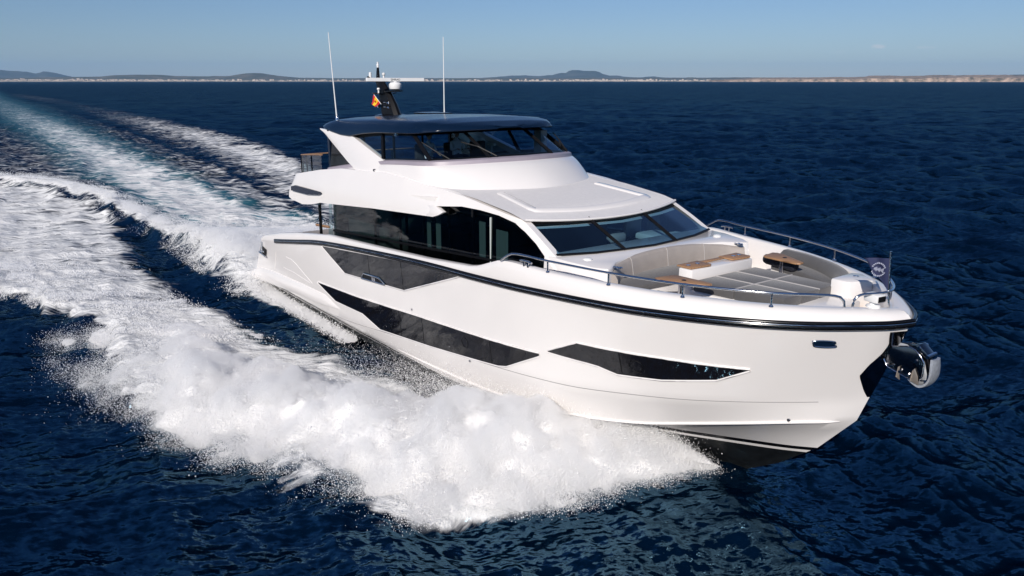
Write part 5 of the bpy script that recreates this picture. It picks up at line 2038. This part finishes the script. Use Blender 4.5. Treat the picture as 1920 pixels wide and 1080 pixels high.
# spray off the stern wave crest, the wash and the broken water
NS = 150000
sx = RNG.uniform(-46, 3, NS)
ds = RNG.normal(.15, .45, NS)
sy = tb_(T_CREST, sx) + ds
cl = vnoise(sx * .7, sy * .7, 71, 4)
kp = RNG.random(NS) < sstep(.35, .7, cl) * np.exp(-np.maximum(-sx - 20, 0) / 25)
sx, sy = sx[kp], sy[kp]
_, _, hh = fields(sx, sy)
sz_ = hh + RNG.exponential(.10, len(sx))
P3 = np.stack([sx, sy, sz_], -1)
nx_ = RNG.uniform(-12, 1.0, 120000)
ny_ = RNG.uniform(-4.6, 4.8, 120000)
cl = vnoise(nx_ * .8, ny_ * .8, 73, 4)
kp = RNG.random(120000) < sstep(.35, .65, cl) * np.exp(-np.maximum(-nx_ - 3, 0) / 4.5)
nx_, ny_ = nx_[kp], ny_[kp]
_, _, hh = fields(nx_, ny_)
P4 = np.stack([nx_, ny_, hh + RNG.exponential(.16, len(nx_))], -1)
fx_ = RNG.uniform(-22, 12, 160000)
fy_ = tb_(T_OUT, fx_) + np.abs(RNG.normal(0, 2.2, 160000))
cl = vnoise(fx_ * .9, fy_ * .9, 79, 4)
kp = (RNG.random(160000) < sstep(.45, .75, cl)) & (fy_ < tb_(T_IN, fx_))
fx_, fy_ = fx_[kp], fy_[kp]
_, _, hh = fields(fx_, fy_)
P5 = np.stack([fx_, fy_, hh + RNG.exponential(.07, len(fx_))], -1)
# flecks thrown along the waterline of the hull
hx_ = RNG.uniform(0, 10, 30000)
hy_ = -(hull_half_water(hx_) + np.abs(RNG.normal(.1, .2, 30000)))
P6 = np.stack([hx_, hy_, RNG.exponential(.06, 30000)], -1)
PS = np.vstack([P3, P4, P5, P6])
RS = np.exp(RNG.normal(math.log(.009), .4, len(PS))).clip(.004, .03)
droplets("wake_spray", PS, RS, "white spray flecks over the foaming wake beside and behind the yacht", "spray", drop_m)

# ================================================================== THE FAR COAST
def hill_mat(name, c1, c2, scale):
    m = mat(name, c1, .95, spec=.1)
    n, l = m.node_tree.nodes, m.node_tree.links
    tc = n.new('ShaderNodeTexCoord')
    no = n.new('ShaderNodeTexNoise')
    no.inputs['Scale'].default_value = scale
    no.inputs['Detail'].default_value = 8
    no.inputs['Roughness'].default_value = .65
    l.new(tc.outputs['Object'], no.inputs['Vector'])
    rp = n.new('ShaderNodeValToRGB')
    rp.color_ramp.elements[0].position = .38
    rp.color_ramp.elements[1].position = .62
    rp.color_ramp.elements[0].color = (*c1, 1)
    rp.color_ramp.elements[1].color = (*c2, 1)
    l.new(no.outputs['Fac'], rp.inputs[0])
    l.new(rp.outputs[0], n['Principled BSDF'].inputs['Base Color'])
    return m


F_, CX_, HZ_ = 1450.0, 960.0, 152.0
HD = math.hypot(F_, 540 - HZ_)


def skyline(pts, D):
    """skyline measured as (column, rows above horizon) -> azimuth and metres at distance D"""
    return [(math.atan2(p[0] - CX_, HD), p[1] * math.hypot(D, 0) / math.hypot(HD, p[0] - CX_) + CAM_H * 0) for p in pts]


def ridge(name, pts, D, depth, m, rough, seed, cliff=.0, step=40):
    sk_ = skyline(pts, D)
    az = np.array([s[0] for s in sk_])
    hh = np.array([s[1] for s in sk_])
    na = int((az[-1] - az[0]) * D / step)
    A = np.linspace(az[0], az[-1], na)
    Hh = np.interp(A, az, hh)
    prof = [(-1, 0), (-.97, cliff), (-.85, cliff + (1 - cliff) * .12), (-.65, cliff + (1 - cliff) * .3), (-.45, cliff + (1 - cliff) * .5), (-.25, cliff + (1 - cliff) * .75), (-.1, cliff + (1 - cliff) * .94), (0, 1), (.3, .8), (.7, .4), (1, 0)]
    rows = []
    for u, hf in prof:
        r = D + u * depth
        nz = vnoise(A * D / 260 + seed, np.full_like(A, u * 3.1 + seed), seed, 4) - .5
        nz2 = vnoise(A * D / 60 + seed, np.full_like(A, u * 9.0 + seed), seed + 1, 3) - .5
        z = Hh * hf * (1 + (rough * nz if u < 0 and hf < .99 else 0)) + (Hh.mean() * rough * .10 * nz2 if hf > 0 else 0)
        rr = r + depth * .12 * nz * (1 if abs(u) < 1 else .3)
        rows.append(np.stack([rr * np.sin(A), rr * np.cos(A), z - (3 if hf == 0 else 0)], -1))
    b = MB().grid([list(map(tuple, r)) for r in rows])
    o = b.build(name, m, None, smooth=70)
    o['kind'] = 'structure'
    return o


hm_far = hill_mat("far_scrub", (.06, .075, .055), (.12, .12, .10), .0012)
hm_mid = hill_mat("dry_scrub", (.07, .085, .055), (.17, .15, .11), .003)
hm_cliff = hill_mat("ochre_cliff", (.10, .09, .065), (.50, .37, .28), .022)
hm_beach = hill_mat("pale_shore", (.16, .15, .11), (.48, .40, .31), .006)
ridge("far_mountains", [(-300, 10), (-150, 17), (-60, 14), (0, 21), (15, 19), (40, 17), (50, 18), (70, 14), (85, 18), (95, 17.5), (112, 14), (128, 10), (150, 6), (190, 3)], 24000, 2600, hm_far, .5, 3, step=90)
ridge("table_mountain", [(860, 2), (900, 6), (930, 8), (960, 10.5), (985, 10.5), (1010, 9.5), (1020, 10.5), (1035, 11), (1046, 14.5), (1054, 15.5), (1061, 15), (1066, 19), (1072, 20.4), (1086, 20.2), (1096, 18.8), (1116, 19), (1122, 17.5), (1130, 13.5), (1142, 10.5), (1160, 10.5), (1168, 8.5), (1200, 7), (1214, 8.5), (1226, 9), (1236, 7.5), (1260, 6), (1330, 5)], 22000, 2400, hm_far, .5, 5, step=90)
ridge("coastal_hills", [(-420, 9), (-150, 7), (0, 6), (90, 7.5), (140, 8.5), (190, 9), (215, 11.5), (260, 12.5), (305, 12), (330, 10), (380, 9.5), (430, 10), (455, 14), (475, 15.5), (492, 15), (520, 10.5), (560, 7), (640, 6), (760, 6.5), (850, 6), (940, 6.5), (1060, 6.2), (1180, 7), (1300, 7), (1400, 7.5), (1520, 7)], 15500, 2200, hm_mid, .45, 7, step=60)
ridge("shore_plain", [(-500, 3.5), (-100, 3.2), (60, 3.6), (200, 3.0), (420, 2.6), (700, 2.2), (1000, 2.2), (1250, 2.4), (1420, 3)], 12500, 900, hm_beach, .4, 11, cliff=.35, step=40)
ridge("cliffs", [(1330, 3), (1380, 5), (1420, 7.5), (1450, 7.8), (1520, 8), (1560, 8.6), (1600, 8.2), (1622, 9), (1628, 10.8), (1665, 11.5), (1690, 10.8), (1720, 11), (1760, 11.8), (1790, 11.6), (1812, 12.6), (1850, 12.8), (1880, 12.2), (1905, 11.5), (1990, 11), (2100, 12), (2300, 9)], 9500, 900, hm_cliff, .55, 13, cliff=.55, step=18)
ridge("far_headland", [(1850, 3), (1890, 12.6), (1960, 13.0), (2100, 12), (2300, 8)], 14000, 1200, hm_far, .4, 17, step=60)

# the town on the shore: far-off blocks that read as one pale band
TW = MB()
rt_ = random.Random(3)
for kx in range(1500):
    u = rt_.random()
    colx = -250 + u * 1700
    dens = .35 + .65 * math.exp(-((colx - 230) / 170) ** 2) + .6 * math.exp(-((colx - 1150) / 90) ** 2) + .35 * math.exp(-((colx - 40) / 60) ** 2)
    if rt_.random() > dens:
        continue
    D = rt_.uniform(11650, 12500)
    a = math.atan2(colx - CX_, HD)
    w_, h_ = rt_.uniform(8, 38), rt_.uniform(6, 17) * (1.7 if rt_.random() < .06 else 1)
    zb_ = (D - 11600) / 900 * 18
    TW.box((D * math.sin(a), D * math.cos(a), zb_ + h_ / 2), (w_, rt_.uniform(10, 25), h_ + 6), rz=rt_.uniform(-.5, .5) - a)
town_m = mat("pale_render_walls", (.52, .44, .37), .8)
tw = TW.build("seaside_town", town_m, None, smooth=0)
tag(tw, "pale band of distant town buildings strung along the far shore", "town", kind='stuff')

# ---------------- the air
HZB = bpy.data.meshes.new("haze")
hz_ = MB().box((0, 8000, 400 - 6), (70000, 60000, 812)).build("haze", M['inner'], None, smooth=0)
hz_m = bpy.data.materials.new("sea_air")
hz_m.use_nodes = True
hn, hl_ = hz_m.node_tree.nodes, hz_m.node_tree.links
hn.clear()
ho = hn.new('ShaderNodeOutputMaterial')
hv = hn.new('ShaderNodeVolumePrincipled')
hv.inputs['Color'].default_value = (.36, .64, 1.0, 1)
hv.inputs['Density'].default_value = 2.2e-5
hv.inputs['Anisotropy'].default_value = 0.0
hl_.new(hv.outputs[0], ho.inputs['Volume'])
hz_.data.materials.clear()
hz_.data.materials.append(hz_m)
hz_['kind'] = 'stuff'
hz_['label'] = "thin bluish sea air fading the far coast"
hz_['category'] = "haze"
